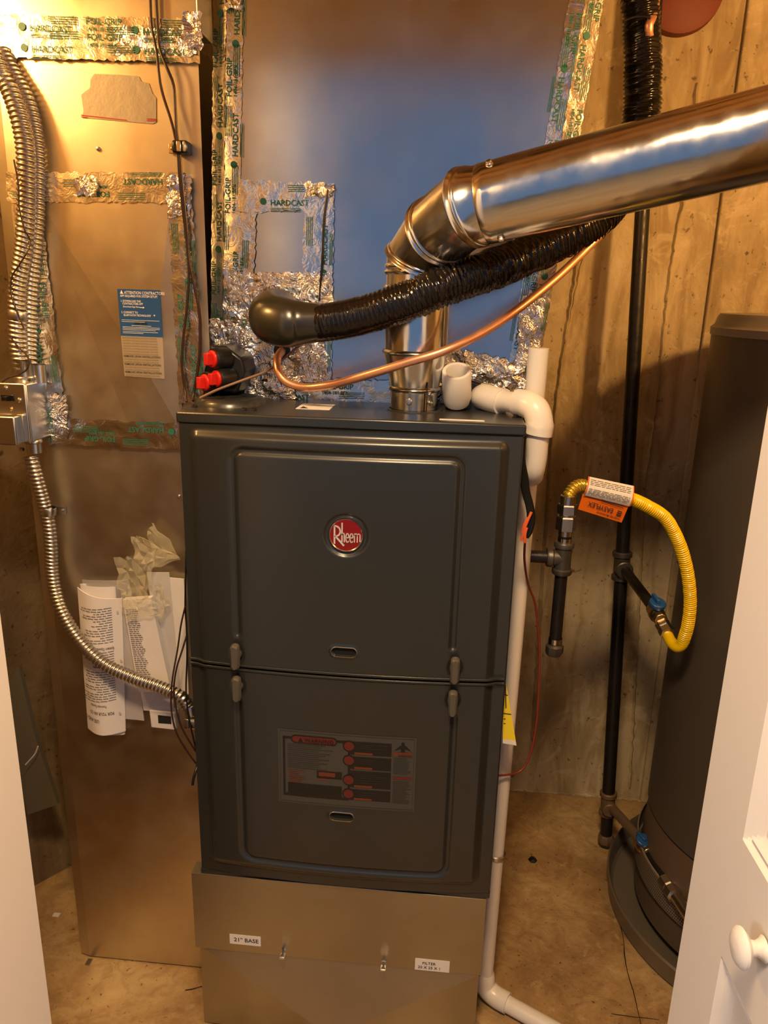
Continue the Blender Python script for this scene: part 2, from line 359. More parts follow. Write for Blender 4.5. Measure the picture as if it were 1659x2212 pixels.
# ---------------------------------------------------------------- foil tape
def bil(c, s, t): return (c[0]*(1-s)+c[1]*s)*(1-t)+(c[3]*(1-s)+c[2]*s)*t     # TL TR BR BL
def tape(parent, px, Y, nrm=(0, -1, 0), off=.0012, amp=.0006, printed='h', crump=False, seed=0, name='foil_tape', pts=None, dens=.0055, ragged=.0012, flip=False, mt=None):
    c = pts or [P(u, v, Y) for u, v in px]; nrm = Vector(nrm)
    lu = ((c[1]-c[0]).length+(c[2]-c[3]).length)/2; lv = ((c[3]-c[0]).length+(c[2]-c[1]).length)/2
    nu = max(3, int(lu/dens)); nv = max(3, int(lv/dens)); rr = random.Random(seed)
    jit = [[(rr.uniform(-1, 1), rr.uniform(-1, 1), rr.uniform(-1, 1)) for _ in range(nu+1)] for _ in range(nv+1)]
    def fn(s, t):
        i, j = round(s*nu), round(t*nv); p = bil(c, s, t)
        e = (i in (0, nu)) or (j in (0, nv)); J = jit[j][i]
        h = off + amp*(1+nz3(p.x*60+seed, p.z*60, seed*1.7))
        if crump: h += abs(J[2])*amp*.45*(0.2 if e else 1)+amp*.9*abs(nz3(p.x*28+seed, p.z*28+p.x*9, 3))
        p = p+nrm*h
        if e: p += (c[1]-c[0]).normalized()*J[0]*ragged + (c[3]-c[0]).normalized()*J[1]*ragged
        elif crump: p += (c[1]-c[0]).normalized()*J[0]*dens*.3 + (c[3]-c[0]).normalized()*J[1]*dens*.3
        return p
    o = MB().grid(fn, nu, nv, tri=crump).build(name, mt or (foil_b if crump else foil), parent, smooth=(18 if crump else 60))
    if printed:
        a0, a1 = (c[0]+c[3])/2, (c[1]+c[2])/2
        if printed == 'v': a0, a1 = (c[3]+c[2])/2, (c[0]+c[1])/2
        if flip: a0, a1 = a1, a0
        L = (a1-a0).length; x = (a1-a0)/L; y = nrm.cross(x)
        W_ = (lv if printed == 'h' else lu)
        m = MB(); k = rr.uniform(0, .06); hh = off+amp*2+.0006
        A = a0+nrm*hh; i = 0
        while k < L-.03:
            row = (W_*.12 if i % 2 else -W_*.30)
            if k+.085 < L:
                s_ = ('HARDCAST', 'FOIL-GRIP', 'HARDCAST', 'FOIL-GRIP')[i % 4]
                m.text(s_, A+x*k+y*row, x, y, .0125, 0, 1.0)
                if 'FOIL' in s_: m.text('1404-181 BFX', A+x*k+y*(row-.009), x, y, .008)
                else:
                    for q in range(3): m.add([A+x*(k)+y*(row-.004-.0022*q), A+x*(k+.05)+y*(row-.004-.0022*q), A+x*(k+.05)+y*(row-.0048-.0022*q), A+x*k+y*(row-.0048-.0022*q)], [(3, 2, 1, 0)])
                    m.lathe([(.0001, 0), (.0055, 0)], A+x*(k-.012)+y*(row+.006), nrm, 14)
            for q in range(4):
                r2 = -row+.004-.003*q
                m.add([A+x*(k+.03)+y*r2, A+x*min(k+.075, L)+y*r2, A+x*min(k+.075, L)+y*(r2-.0009), A+x*(k+.03)+y*(r2-.0009)], [(3, 2, 1, 0)])
            k += .088; i += 1
        if m.f: m.build('printed_text', ink, o, smooth=0)
    return o

# ---------------------------------------------------------------- left duct
DY = .115
duct = thing('sheet_metal_duct', 'tall galvanized return air duct with foil taped access panel, standing left of the furnace', 'duct')
m = MB()
xl, xr, xr2 = -.325, .017, -.004
def plan(x): return [(xl, DY+.006), (xl+.022, DY), (x, DY), (-.022, .185), (-.022, .60), (xl, .30)]
zs_ = [.004, 1.2185, 1.219, 1.78]; vs = []
for z, x in zip(zs_, (xr2, xr2, xr, xr)): vs += [(a_, b_, z) for a_, b_ in plan(x)]
m.add(vs, [(r*6+k, r*6+(k+1) % 6, (r+1)*6+(k+1) % 6, (r+1)*6+k) for r in range(3) for k in range(6)]+[tuple(range(6))[::-1], tuple(range(18, 24))])
m.build('duct_body', galv, duct, smooth=8)
m = MB(); m.box(xl-.004, xr+.003, DY-.006, .183, 1.772, 2.4); m.build('upper_duct_section', galv, duct, bevel=.002)
# access panel with cross break
ap = [Vector((-.262, DY-.0035, 1.545)), Vector((-.034, DY-.0035, 1.545)), Vector((-.034, DY-.0035, 1.170)), Vector((-.250, DY-.0035, 1.170))]
cc = Vector((-.083, DY-.0075, 1.251)); b1 = Vector((-.129, DY-.0035, 1.170)); b2 = Vector((-.040, DY-.0035, 1.170))
MB().add(ap[:2]+[ap[2], b2, b1, ap[3], cc], [(0, 6, 1), (1, 6, 3, 2), (6, 4, 3), (0, 5, 4, 6)]).build('access_panel', galv, duct, smooth=0)
# tape around it
tape(duct, [(0, 32), (434, 43), (436, 92), (0, 74)], DY-.006, seed=1, amp=.0012, ragged=.002)
tape(duct, [(0, 62), (436, 66), (432, 137), (0, 125)], DY-.004, seed=2, amp=.001, off=.003, ragged=.002)
tape(duct, [(15, 371), (412, 375), (412, 440), (18, 436)], DY-.003, seed=3, amp=.001, ragged=.002, flip=True)
tape(duct, [(362, 385), (413, 385), (442, 870), (388, 870)], DY-.003, seed=4, printed='v', amp=.0012, off=.002, ragged=.002)
tape(duct, [(30, 440), (90, 440), (150, 945), (96, 945)], DY-.003, seed=5, printed='v', flip=True, amp=.0022, off=.002, ragged=.002)
tape(duct, [(105, 903), (400, 913), (400, 970), (105, 957)], DY-.003, seed=6, flip=True, amp=.0022, off=.003, ragged=.002)
for k, (a, b, c_, d, nn) in enumerate([(365, 380, 415, 470, .0022), (250, 62, 425, 122, .0016), (112, 850, 150, 950, .002), (165, 385, 215, 425, .003), (398, 30, 440, 110, .006)]):
    tape(duct, [(a, b), (c_, b), (c_, d), (a, d)], DY-.003, seed=20+k, printed=None, crump=True, off=.004, amp=nn, dens=.005, ragged=.003, name='crumpled_foil')
# small dent screws
for u, v in ((213, 322), (205, 412)):
    p = P(u, v, DY); MB().lathe([(.0035, .0005), (.003, .003), (.0001, .004)], p, (0, -1, 0), 12).build('screw', steel, duct)
p = P(387, 1072, DY); MB().lathe([(.003, .0005), (.0025, .003), (.0001, .004)], p, (0, -1, 0), 12).build('screw', steel, duct)
# torn paper remnant
pl = [(178, 250), (181, 240), (176, 205), (195, 190), (196, 172), (204, 160), (262, 162), (300, 165), (306, 176), (322, 180), (330, 202), (338, 212), (338, 264), (330, 268), (176, 254)]
m = MB(); vs = [P(u, v, DY)+Vector((0, -.0012, 0)) for u, v in pl]; m.add(vs, [tuple(range(len(vs)))[::-1]], 0)
for a, b in (((176, 250), (275, 261)), ((176, 254), (190, 255)), ((318, 262), (338, 262)), ((318, 258), (338, 259))):
    A, B = P(*a, DY)+Vector((0, -.002, 0)), P(*b, DY)+Vector((0, -.002, 0)); z = Vector((0, 0, .0012)); m.add([A, B, B+z, A+z], [(0, 1, 2, 3)], 1)
tornm = mat('torn_paper', (0.40, 0.37, 0.31), 0.5, 0.3); bump(tornm, 60, .002, .4)
m.build('torn_label', [tornm, red_ink], duct, smooth=0)
# blue contractor sticker + clear strip
def q2(c, s, t, off): return bil(c, s, t)+Vector((0, -off, 0))
bc = [P(*a, DY-.0062) for a in ((254, 624), (346, 627), (352, 729), (262, 725))]
m = MB()
def quad(m, c, s0, t0, s1, t1, off, mi, n=1): m.add([q2(c, s0, t1, off), q2(c, s1, t1, off), q2(c, s1, t0, off), q2(c, s0, t0, off)], [(0, 1, 2, 3)], mi)
quad(m, bc, 0, 0, 1, 1, .0016, 0)
xd = (bc[1]-bc[0]); yd = (bc[0]-bc[3]); wl = xd.length; hl = yd.length; xd.normalize(); yd.normalize()
def lt(s_, a, b, sz, xs=1, mi=1): m.text(s_, q2(bc, a, b, .0022), xd, yd, sz*hl, mi, xs)
m.add([q2(bc, .06, .10, .0022), q2(bc, .14, .10, .0022), q2(bc, .10, .02, .0022)], [(0, 1, 2)], 1)
lt('ATTENTION CONTRACTORS', .16, .10, .088, .78); lt('APP REQUIRED FOR SYSTEM SETUP!', .06, .165, .068, .78)
lt('1. DOWNLOAD THE', .06, .27, .062, .8); lt('CONTRACTORS APP', .10, .325, .062, .8); lt('Download App Here', .11, .385, .05, .9)
m.add([q2(bc, .5, .385, .0022), q2(bc, .58, .385, .0022), q2(bc, .58, .37, .0022), q2(bc, .5, .37, .0022)], [(0, 1, 2, 3)], 1)
m.add([q2(bc, .58, .40, .0022), q2(bc, .62, .378, .0022), q2(bc, .58, .355, .0022)], [(0, 1, 2)], 1)
lt('2. CONNECT TO', .06, .51, .062, .8); lt('BLUETOOTH TECHNOLOGY', .11, .57, .062, .78); lt('*', .82, .58, .09)
for b, s0, s1 in ((.65, .05, .95), (.685, .05, .6), (.765, .28, .75), (.80, .06, .95), (.83, .06, .95), (.86, .06, .85), (.90, .06, .9), (.93, .06, .55)):
    quad(m, bc, s0, b, s1, b+.008, .0022, 1)
quad(m, bc, .35, .70, .49, .735, .0022, 2); quad(m, bc, .51, .70, .65, .735, .0022, 2)
m.build('blue_sticker', [blue_lab, white_ink, black_ink], duct, smooth=0)
cc4 = [P(*a, DY-.0065) for a in ((262, 725), (352, 729), (356, 818), (270, 812))]
st = MB(); quad(st, cc4, 0, 0, 1, 1, .0016, 0)
so = st.build('clear_caution_strip', [film_m], duct, smooth=0)
m = MB(); xd = (cc4[1]-cc4[0]); hl2 = (cc4[0]-cc4[3]).length; yd = (cc4[0]-cc4[3]).normalized(); xw = xd.length; xd.normalize()
for i in range(15):
    b = .055+i*.066
    if i in (7, 10, 13): m.text('REMOVE UPON INSTALLATION!', q2(cc4, .03, b, .0024), xd, yd, .068*hl2, 1, .98)
    else: m.text('CAUTION! CAUTION! CAUTION! CAUTION!', q2(cc4, .03, b, .0024), xd, yd, .045*hl2, 0, 1.0)
tan_ink = mat('tan_ink', (0.20, 0.14, 0.07), 0.5)
m.build('printed_text', [tan_ink, black_ink], so, smooth=0)

# ---------------------------------------------------------------- plenum
PY = .19
ple = thing('supply_plenum', 'tapered galvanized supply plenum edged in foil tape, rising behind and above the furnace', 'duct')
zb, zt = 1.2175, 2.4
def plx(z, side):                 # outer edges lean slightly
    k = (z-1.24)/(1.83-1.24)
    return (-.010+.028*k) if side < 0 else (.562+.058*k)
m = MB(); fl = .024
rows = [zb, 1.24, 1.6, 1.9, zt]; vs = []
for z in rows:
    a, b = plx(z, -1), plx(z, 1)
    vs += [(a, .70, z), (a, PY+.010, z), (a+fl, PY, z), (b-fl-.004, PY, z), (b, PY+.005, z), (b, .70, z)]
fs = [(i*6+k, i*6+k+1, i*6+k+7, i*6+k+6) for i in range(len(rows)-1) for k in range(5)]
fs += [(i*6+5, i*6, i*6+6, i*6+11) for i in range(len(rows)-1)] + [(0, 5, 4, 3, 2, 1), tuple(24+k for k in range(6))]
m.add(vs, fs); m.build('plenum_body', galv2, ple, smooth=5)
def zq(x0, x1, z0, z1, y0=PY, y1=PY, x2=None, x3=None):   # TL TR BR BL
    return [Vector((x0, y0, z1)), Vector((x1, y1, z1)), Vector((x1 if x3 is None else x3, y1, z0)), Vector((x0 if x2 is None else x2, y0, z0))]
A0, A1 = plx(1.95, -1), plx(1.25, -1); B0, B1 = plx(1.95, 1), plx(1.25, 1)
tape(ple, None, 0, pts=zq(A0, A0+fl, 1.25, 1.95, PY+.010, PY, A1, A1+fl), printed='v', seed=31, nrm=(-.38, -.92, 0), amp=.0006)
tape(ple, None, 0, pts=zq(A0+fl, A0+fl+.027, 1.25, 1.95, PY, PY, A1+fl, A1+fl+.027), printed='v', seed=32, amp=.0008)
tape(ple, None, 0, pts=zq(B0-fl-.028, B0-fl-.004, 1.25, 1.95, PY, PY, B1-fl-.028, B1-fl-.004), printed='v', flip=True, seed=33, amp=.0006)
tape(ple, None, 0, pts=zq(B0-fl-.004, B0, 1.25, 1.95, PY, PY+.005, B1-fl-.004, B1), printed='v', flip=True, seed=34, nrm=(.19, -.98, 0), amp=.0006)
# patch panel outline
tape(ple, [(515, 388), (722, 398), (724, 455), (515, 460)], PY, seed=35, amp=.0010, ragged=.002, off=.002)
tape(ple, [(658, 398), (722, 398), (716, 855), (650, 855)], PY, seed=36, printed='v', amp=.0014, ragged=.002, off=.003)
tape(ple, [(497, 460), (555, 460), (545, 740), (490, 740)], PY, seed=37, printed='v', amp=.0012, ragged=.002, off=.003)
tape(ple, [(500, 590), (720, 588), (722, 655), (500, 655)], PY, seed=38, printed=None, crump=True, amp=.0024, dens=.005, off=.004, ragged=.003, name='crumpled_foil')
tape(ple, [(487, 640), (560, 640), (575, 845), (487, 800)], PY, seed=39, printed=None, crump=True, amp=.0028, dens=.005, off=.003, ragged=.004, name='crumpled_foil')
tape(ple, [(555, 700), (700, 690), (718, 845), (560, 850)], PY, seed=40, printed=None, crump=True, amp=.0035, dens=.005, off=.003, ragged=.005, name='crumpled_foil')
tape(ple, [(520, 820), (850, 820), (850, 872), (520, 872)], PY, seed=41, printed='h', amp=.0016, off=.006, ragged=.003)
tape(ple, [(540, 812), (650, 812), (640, 865), (500, 868)], PY, seed=42, printed=None, crump=True, amp=.005, dens=.005, off=.006, ragged=.004, name='crumpled_foil')
tape(ple, [(960, 750), (1130, 785), (1150, 900), (930, 872)], PY, seed=43, printed=None, crump=True, amp=.005, dens=.005, off=.003, ragged=.004, name='crumpled_foil')
tape(ple, [(660, 395), (722, 400), (722, 425), (660, 428)], PY, seed=44, printed=None, crump=True, amp=.003, dens=.005, off=.004, ragged=.003, name='crumpled_foil')
tape(ple, [(455, 690), (492, 690), (490, 760), (452, 755)], PY, seed=45, printed=None, crump=True, amp=.003, dens=.005, off=.004, ragged=.003, name='crumpled_foil')
tape(ple, [(1125, 640), (1180, 640), (1155, 800), (1112, 790)], PY, seed=46, printed=None, crump=True, amp=.003, dens=.005, off=.004, ragged=.003, name='crumpled_foil')
tape(ple, [(492, 0), (525, 0), (525, 22), (492, 24)], PY, seed=47, printed=None, crump=True, amp=.003, dens=.005, off=.004, ragged=.003, name='crumpled_foil')
# wire running over the patch tape seam
MB().tube([P(u, v, PY-.008) for u, v in ((708, 410), (700, 470), (697, 540), (692, 620), (690, 650))], .0018, 8).build('seam_sealant', wire_k, ple)

# black drain pan end panels with red caps
pan = thing('drain_pan_cover', 'black plastic drain cover with three red plugs at left base of the plenum', 'drain cover')
pts = [(455, 748), (486, 747), (523, 775), (530, 802), (512, 850), (445, 850), (440, 800)]
def slab(m, px, Y0, Y1, mi=0):
    a = [P(u, v, Y0) for u, v in px]; b = [Vector((q.x, Y1, q.z)) for q in a]; n = len(a)
    m.add(a+b, [tuple(range(n))[::-1], tuple(range(n, 2*n))]+[(i, (i+1) % n, n+(i+1) % n, n+i) for i in range(n)], mi)
m = MB(); slab(m, pts, .112, .188); m.build('cover_body', blk_plastic, pan, bevel=.004)
for u, v in ((466, 775), (475, 818), (450, 826)):
    c = P(u, v, .098)
    pn = Vector((-.62, -.78, .0)).normalized(); pt_ = Vector((pn.y, -pn.x, 0))*-1
    MB().lathe([(.0001, .006), (.0165, .006), (.0178, .003), (.0178, -.014), (.0178, -.022)], c, pn, 26).build('port_ring', blk_plastic, pan)
    o = MB().lathe([(.0001, .010), (.0125, .010), (.0140, .008), (.0140, .0)], c, pn, 24)
    o.obox(c+pn*.014, pn*.006, pt_*.0055, (0, 0, .0095))
    o.build('red_plug', redcap, pan, bevel=.0012)
pan2 = thing('drain_pan_cover', 'black plastic drain port cover behind the white pipe elbow at right of the flue', 'drain cover')
m = MB(); slab(m, [(965, 830), (1000, 815), (1055, 835), (1075, 860), (1085, 892), (962, 892)], .14, .188); m.build('cover_body', blk_plastic, pan2, bevel=.004)

# ---------------------------------------------------------------- furnace
FZ0, FZ1, FW, FD = .362, 1.216, .533, .71
fur = thing('furnace', 'dark grey upright gas furnace with two bowed door panels and round red badge', 'furnace')
m = MB(); m.box(0, FW, 0, FD, FZ0, FZ1-.001); m.build('cabinet', paint, fur, bevel=.002)
m = MB(); m.box(-.002, FW+.002, -.006, FD, FZ1-.016, FZ1+.001); m.build('top_cap', paint, fur, bevel=.003)
def bow(x):
    k = (x-FW/2)/(FW/2); return -.012-.015*max(0, 1-k*k)
def sst(a, b, x): t = max(0, min(1, (x-a)/(b-a))); return t*t*(3-2*t)
def segd(x, z, pl):
    d = 9
    for (ax, az), (bx, bz) in zip(pl[:-1], pl[1:]):
        vx, vz = bx-ax, bz-az; L = vx*vx+vz*vz; t = max(0, min(1, ((x-ax)*vx+(z-az)*vz)/L))
        d = min(d, math.hypot(x-ax-vx*t, z-az-vz*t))
    return d
def rpoly(x0, x1, z_open, z_arc, r):         # U-shaped line with rounded corners
    s = 1 if z_arc > z_open else -1; out = [(x0, z_open)]
    for k in range(7):
        a = PI-k/6*PI/2; out.append((x0+r+r*math.cos(a), z_arc-s*r+s*r*math.sin(a)))
    for k in range(7):
        a = PI/2-k/6*PI/2; out.append((x1-r+r*math.cos(a), z_arc-s*r+s*r*math.sin(a)))
    return out+[(x1, z_open)]
def rrect(x, z, x0, x1, z0, z1, r):
    qx = abs(x-(x0+x1)/2)-(x1-x0)/2+r; qz = abs(z-(z0+z1)/2)-(z1-z0)/2+r
    return math.hypot(max(qx, 0), max(qz, 0))+min(max(qx, qz), 0)-r
def make_door(name, z0, z1, raised, groove, badge, slots, latches, upper):
    def emb(x, z):
        h = 0
        sd = rrect(x, z, *raised, .012); h += .009*sst(.004, -.010, sd)
        d = segd(x, z, groove)
        h -= .0045*(1-sst(.0018, .0075, d))
        if badge: 
            r = math.hypot(x-badge[0], z-badge[1]); h -= .005*(1-sst(.031, .037, r))
        for sx, sz in latches:
            r = math.hypot((x-sx)/.8, (z-sz)); h -= .004*(1-sst(.010, .017, r))
        for sx, sz in slots:
            q = rrect(x, z, sx-.021, sx+.021, sz-.0085, sz+.0085, .0085); h += .0022*(1-sst(.0, .006, q)); h -= .010*(1-sst(-.004, -.001, q))
        return h
    NX = 250; NZ = int((z1-z0)/.0023)
    x0, x1 = .003, FW-.003
    def fn(s, t):
        x = x0+(x1-x0)*s; z = z0+(z1-z0)*t
        return Vector((x, bow(x)+.009-emb(x, z)*1.0 if False else bow(x)+.006-emb(x, z), z))
    m = MB(); m.grid(fn, NX, NZ); n = NX+1
    # returns
    fr = len(m.v); vs = []; 
    top = [NZ*n+i for i in range(n)]; bot = list(range(n)); lef = [j*n for j in range(NZ+1)]; rig = [j*n+NX for j in range(NZ+1)]
    for loop in (top, bot, lef, rig):
        o = len(m.v); m.v += [(m.v[i][0], .0, m.v[i][2]) for i in loop]
        for k in range(len(loop)-1): m.f.append((loop[k], loop[k+1], o+k+1, o+k)); m.m.append(0)
    o = m.build(name, paint, fur, smooth=50)
    tag(o, label='upper bowed door with badge' if upper else 'lower bowed door with warning label')
    for sx, sz in slots:
        y = bow(sx)+.006-.009-.0018
        def ring(r0): 
            return [(sx+(.0125 if math.cos(a) > 0 else -.0125)+r0*math.cos(a), sz+r0*math.sin(a)) for a in [k/28*2*PI+.001 for k in range(28)]]
        mm = MB(); a = ring(.0105); b = ring(.0085); c = ring(.0075); n_ = 28
        vs = [(x, y+.002, z) for x, z in a]+[(x, y-.0016, z) for x, z in b]+[(x, y+.006, z) for x, z in c]
        mm.add(vs, [(i, (i+1) % n_, n_+(i+1) % n_, n_+i) for i in range(n_)]+[(n_+i, n_+(i+1) % n_, 2*n_+(i+1) % n_, 2*n_+i) for i in range(n_)])
        g = mm.build('sight_glass', [mat('glass_rim', (.16, .155, .14), .15, .0, Coat_Weight=1.0)], o, smooth=50)
        MB().add([(x, y+.004, z) for x, z in c], [tuple(range(n_))[::-1]]).build('dark_opening', void, g, smooth=0)
    for sx, sz in latches:
        y = bow(sx)+.006-.009+.0035
        l_ = MB(); l_.lathe([(.013, 0), (.013, .002), (.009, .003), (.0001, .003)], (sx, y, sz), (0, -1, 0), 22)
        base = l_.build('latch_recess', void, o)
        l2 = MB(); l2.lathe([(.009, 0), (.008, .014), (.0001, .014)], (sx, y, sz), (0, -1, 0), 18)
        prof = []
        for k in range(20):
            a = 2*PI*k/20; prof.append((.0075*math.cos(a), (.016 if math.sin(a) > 0 else -.016)+.0065*math.sin(a)))
        vs = [(sx+px_, y-.010, sz+pz) for px_, pz in prof]+[(sx+px_, y-.019, sz+pz) for px_, pz in prof]+[(sx+px_*.55, y-.022, sz+pz*.9) for px_, pz in prof]
        l2.add(vs, [tuple(range(20))]+[tuple(range(40, 60))[::-1]]+[(r*20+i, r*20+(i+1) % 20, (r+1)*20+(i+1) % 20, (r+1)*20+i) for r in (0, 1) for i in range(20)])
        l2.build('latch', latch_m, o, smooth=60)
    return o
ud = make_door('door_panel', .798, 1.199, (.022, .508, .770, 1.190),
               rpoly(.0905, .4425, .857, 1.1635, .016), (.269, 1.0385), [(.268, .8405)], [(.088, .821), (.448, .822)], True)
ld = make_door('door_panel', .372, .789, (.026, .507, .396, .82),
               rpoly(.088, .452, .730, .4165, .022), None, [(.2665, .5275)], [(.0885, .762), (.4475, .763)], False)
m = MB(); m.box(.004, FW-.004, -.010, .001, .788, .799); m.build('door_seam', void, fur, smooth=0)
m = MB()
def bz(x): return bow(x)+.0045-.009
nn = 40
for zz0, zz1, ins in ((.7905, .7945, 0), (.7985, .8025, 0)):
    vs = []
    for i in range(nn+1):
        x = .004+(FW-.008)*i/nn; y = bow(x)+.006-.0095
        if x < .02 or x > .51: y += .005
        vs += [(x, y+.012, zz0), (x, y-.0015, zz0), (x, y-.0015, zz1), (x, y+.012, zz1)]
    m.add(vs, [(i*4+k, i*4+4+k, i*4+4+(k+1) % 4, i*4+(k+1) % 4) for i in range(nn) for k in range(4)])
m.build('door_lip', paint, fur, bevel=.0006)
# badge
by = bow(.269)+.006-.009+.005; bc_ = Vector((.269, by, 1.0385))
badge_red = mat('badge_red', (0.30, 0.005, 0.006), 0.25, 0.4, Coat_Weight=1.0, Coat_Roughness=0.08); chrome = mat('chrome', (.82, .80, .78), .14, 1.0); silver = mat('silver_letters', (.72, .70, .69), .35, .35)
bd = MB().lathe([(.0272, 0), (.0275, .003), (.0262, .0050), (.0250, .0038)], bc_, (0, -1, 0), 56).build('round_badge', chrome, ud)
MB().lathe([(.0001, .0040), (.0255, .0036)], bc_, (0, -1, 0), 56).build('badge_face', badge_red, bd)
m = MB(); X, Z = Vector((1, 0, 0)), Vector((0, 0, 1)); o_ = bc_+Vector((0, -.0052, 0))
def sbar(m, x0, z0, x1, z1, w, mi=0):
    a = o_+X*x0+Z*z0; b = o_+X*x1+Z*z1; d = (b-a).normalized(); n = Vector((-d.z, 0, d.x))*w/2
    vs = [a-n, b-n, b+n, a+n]; m.add(vs+[q+Vector((0, .001, 0)) for q in vs], [(0, 1, 2, 3), (0, 4, 5, 1), (1, 5, 6, 2), (2, 6, 7, 3), (3, 7, 4, 0)], mi)
# tall narrow R, then a condensed "heem"
def letter_arc(cx, cz, rx, rz, a0, a1, w=.0017, n=12):
    q = [(cx+rx*math.cos(a0+(a1-a0)*k/n), cz+rz*math.sin(a0+(a1-a0)*k/n)) for k in range(n+1)]
    for a, b in zip(q[:-1], q[1:]): sbar(m, *a, *b, w)
sbar(m, -.0178, -.0145, -.0178, .0140, .0025)
letter_arc(-.0170, .0060, .0082, .0084, PI/2+.15, -PI/2-.1, .0025)
sbar(m, -.0155, -.0030, -.0028, -.0172, .0027)
sbar(m, -.0060, -.0108, -.0060, .0200, .0021)
letter_arc(-.0042, .0002, .0018, .0030, PI, 0); sbar(m, -.0024, -.0112, -.0024, .0002, .0018)
for ex in (.0024, .0088):
    letter_arc(ex, -.0040, .0025, .0072, .25, 2*PI*.88); sbar(m, ex-.0025, -.0042, ex+.0027, -.0030, .0014)
sbar(m, .0134, -.0108, .0134, .0034, .0016); letter_arc(.0157, .0002, .0022, .0030, PI, 0, .0015); sbar(m, .0179, -.0106, .0179, .0004, .0016)
letter_arc(.0200, .0002, .0021, .0030, PI, 0, .0015); sbar(m, .0221, -.0095, .0221, .0004, .0016)
m.build('badge_lettering', silver, bd, smooth=0)
# warning label on lower door
wl_bg = mat('label_grey', (.052, .054, .050), .35); wl_k = mat('label_black', (.008, .008, .008), .35); wl_r = mat('label_red', (.11, .015, .012), .4); wl_o = mat('label_orange', (.13, .032, .014), .4); wl_line = mat('label_lines', (.026, .027, .025), .4)
m = MB(); LX0, LX1, LZ0, LZ1 = .156, .391, .546, .690
def lab(x, z, lv): 
    X_ = LX0+(LX1-LX0)*x; return Vector((X_, bow(X_)+.006-.009-.0006-.0004*lv, LZ1-(LZ1-LZ0)*z))
def lr(x0, z0, x1, z1, lv, mi, n=10):
    n = max(1, int((x1-x0)*16)); vs = []
    for i in range(n+1): x = x0+(x1-x0)*i/n; vs += [lab(x, z0, lv), lab(x, z1, lv)]
    m.add(vs, [(2*i, 2*i+1, 2*i+3, 2*i+2) for i in range(n)], mi)
def ld_(cx, cz, rx, lv, mi):
    k = (LX1-LX0)/(LZ1-LZ0); m.add([lab(cx+rx*math.cos(a), cz+rx*k*math.sin(a), lv) for a in [-q/24*2*PI for q in range(24)]], [tuple(range(24))], mi)
def ltx(s_, x, z, sz, mi, xs=1): m.text(s_, lab(x, z, 5), X, Z, sz, mi, xs, surf=lambda q: Vector((q.x, bow(q.x)+.006-.009-.0030, q.z)))
lr(0, 0, 1, 1, 0, 0)
for a in ((.012, .02, .988, .026), (.012, .974, .988, .98)): lr(*a, 1, 4)
for a in ((.012, .02, .015, .98), (.985, .02, .988, .98)): lr(*a, 1, 4)
lr(.035, .10, .052, .88, 1, 1); lr(.035, .09, .50, .125, 1, 1); lr(.035, .86, .52, .90, 1, 1)
lr(.13, .06, .40, .17, 2, 1); ld_(.13, .115, .034, 2, 1); ld_(.40, .115, .034, 2, 1); lr(.13, .075, .40, .155, 3, 2); ld_(.13, .115, .024, 3, 2); ld_(.40, .115, .024, 3, 2)
m.add([lab(.15, .148, 4), lab(.185, .148, 4), lab(.1675, .085, 4)], [(0, 1, 2)], 1); ltx('WARNING', .195, .147, .0115, 1, .9)
for z0, z1 in ((.09, .265), (.29, .46), (.48, .71), (.735, .885)): lr(.52, z0, .825, z1, 1, 1); lr(.56, z1-.035, .69, z1-.005, 2, 3)
for cz in (.155, .345, .61, .80): ld_(.52, cz, .046, 2, 1); ld_(.52, cz, .036, 3, 2)
lr(.512, .155, .528, .80, 1, 1)
rl = random.Random(7)
for i in range(13): lr(.07, .185+i*.0265, .07+rl.uniform(.22, .39), .185+i*.0265+.010, 1, 4)
for i in range(7): lr(.08, .54+i*.026, .08+rl.uniform(.06, .13), .54+i*.026+.011, 2, 3)
lr(.285, .52, .47, .62, 1, 1); lr(.30, .535, .42, .59, 2, 3); lr(.285, .625, .38, .645, 1, 3)
lr(.07, .715, .47, .86, 1, 1)
for i in range(5): lr(.08, .79+i*.013, .46, .79+i*.013+.004, 2, 4)
for z in (.12, .145, .17, .32, .345, .37, .52, .545, .57, .60, .63, .77, .80, .825): lr(.60, z, .60+rl.uniform(.08, .2), z+.008, 2, 4)
# person silhouette, orange title, paragraphs
ld_(.905, .085, .013, 2, 1); m.add([lab(.845, .18, 2), lab(.885, .11, 2), lab(.925, .11, 2), lab(.965, .18, 2), lab(.92, .15, 2), lab(.92, .19, 2), lab(.89, .19, 2), lab(.89, .15, 2)], [(0, 7, 1), (1, 7, 4, 2), (2, 4, 3), (7, 6, 5, 4)], 1)
lr(.835, .20, .975, .25, 2, 3); lr(.84, .53, .975, .565, 2, 2); ltx('WARNING', .87, .245, .005, 1)
for i in range(30):
    z = .275+i*.021
    if .50 < z < .58: continue
    lr(.84, z, .84+rl.uniform(.09, .135), z+.009, 1, 4)
m.build('warning_label', [wl_bg, wl_k, wl_r, wl_o, wl_line], ld, smooth=0)
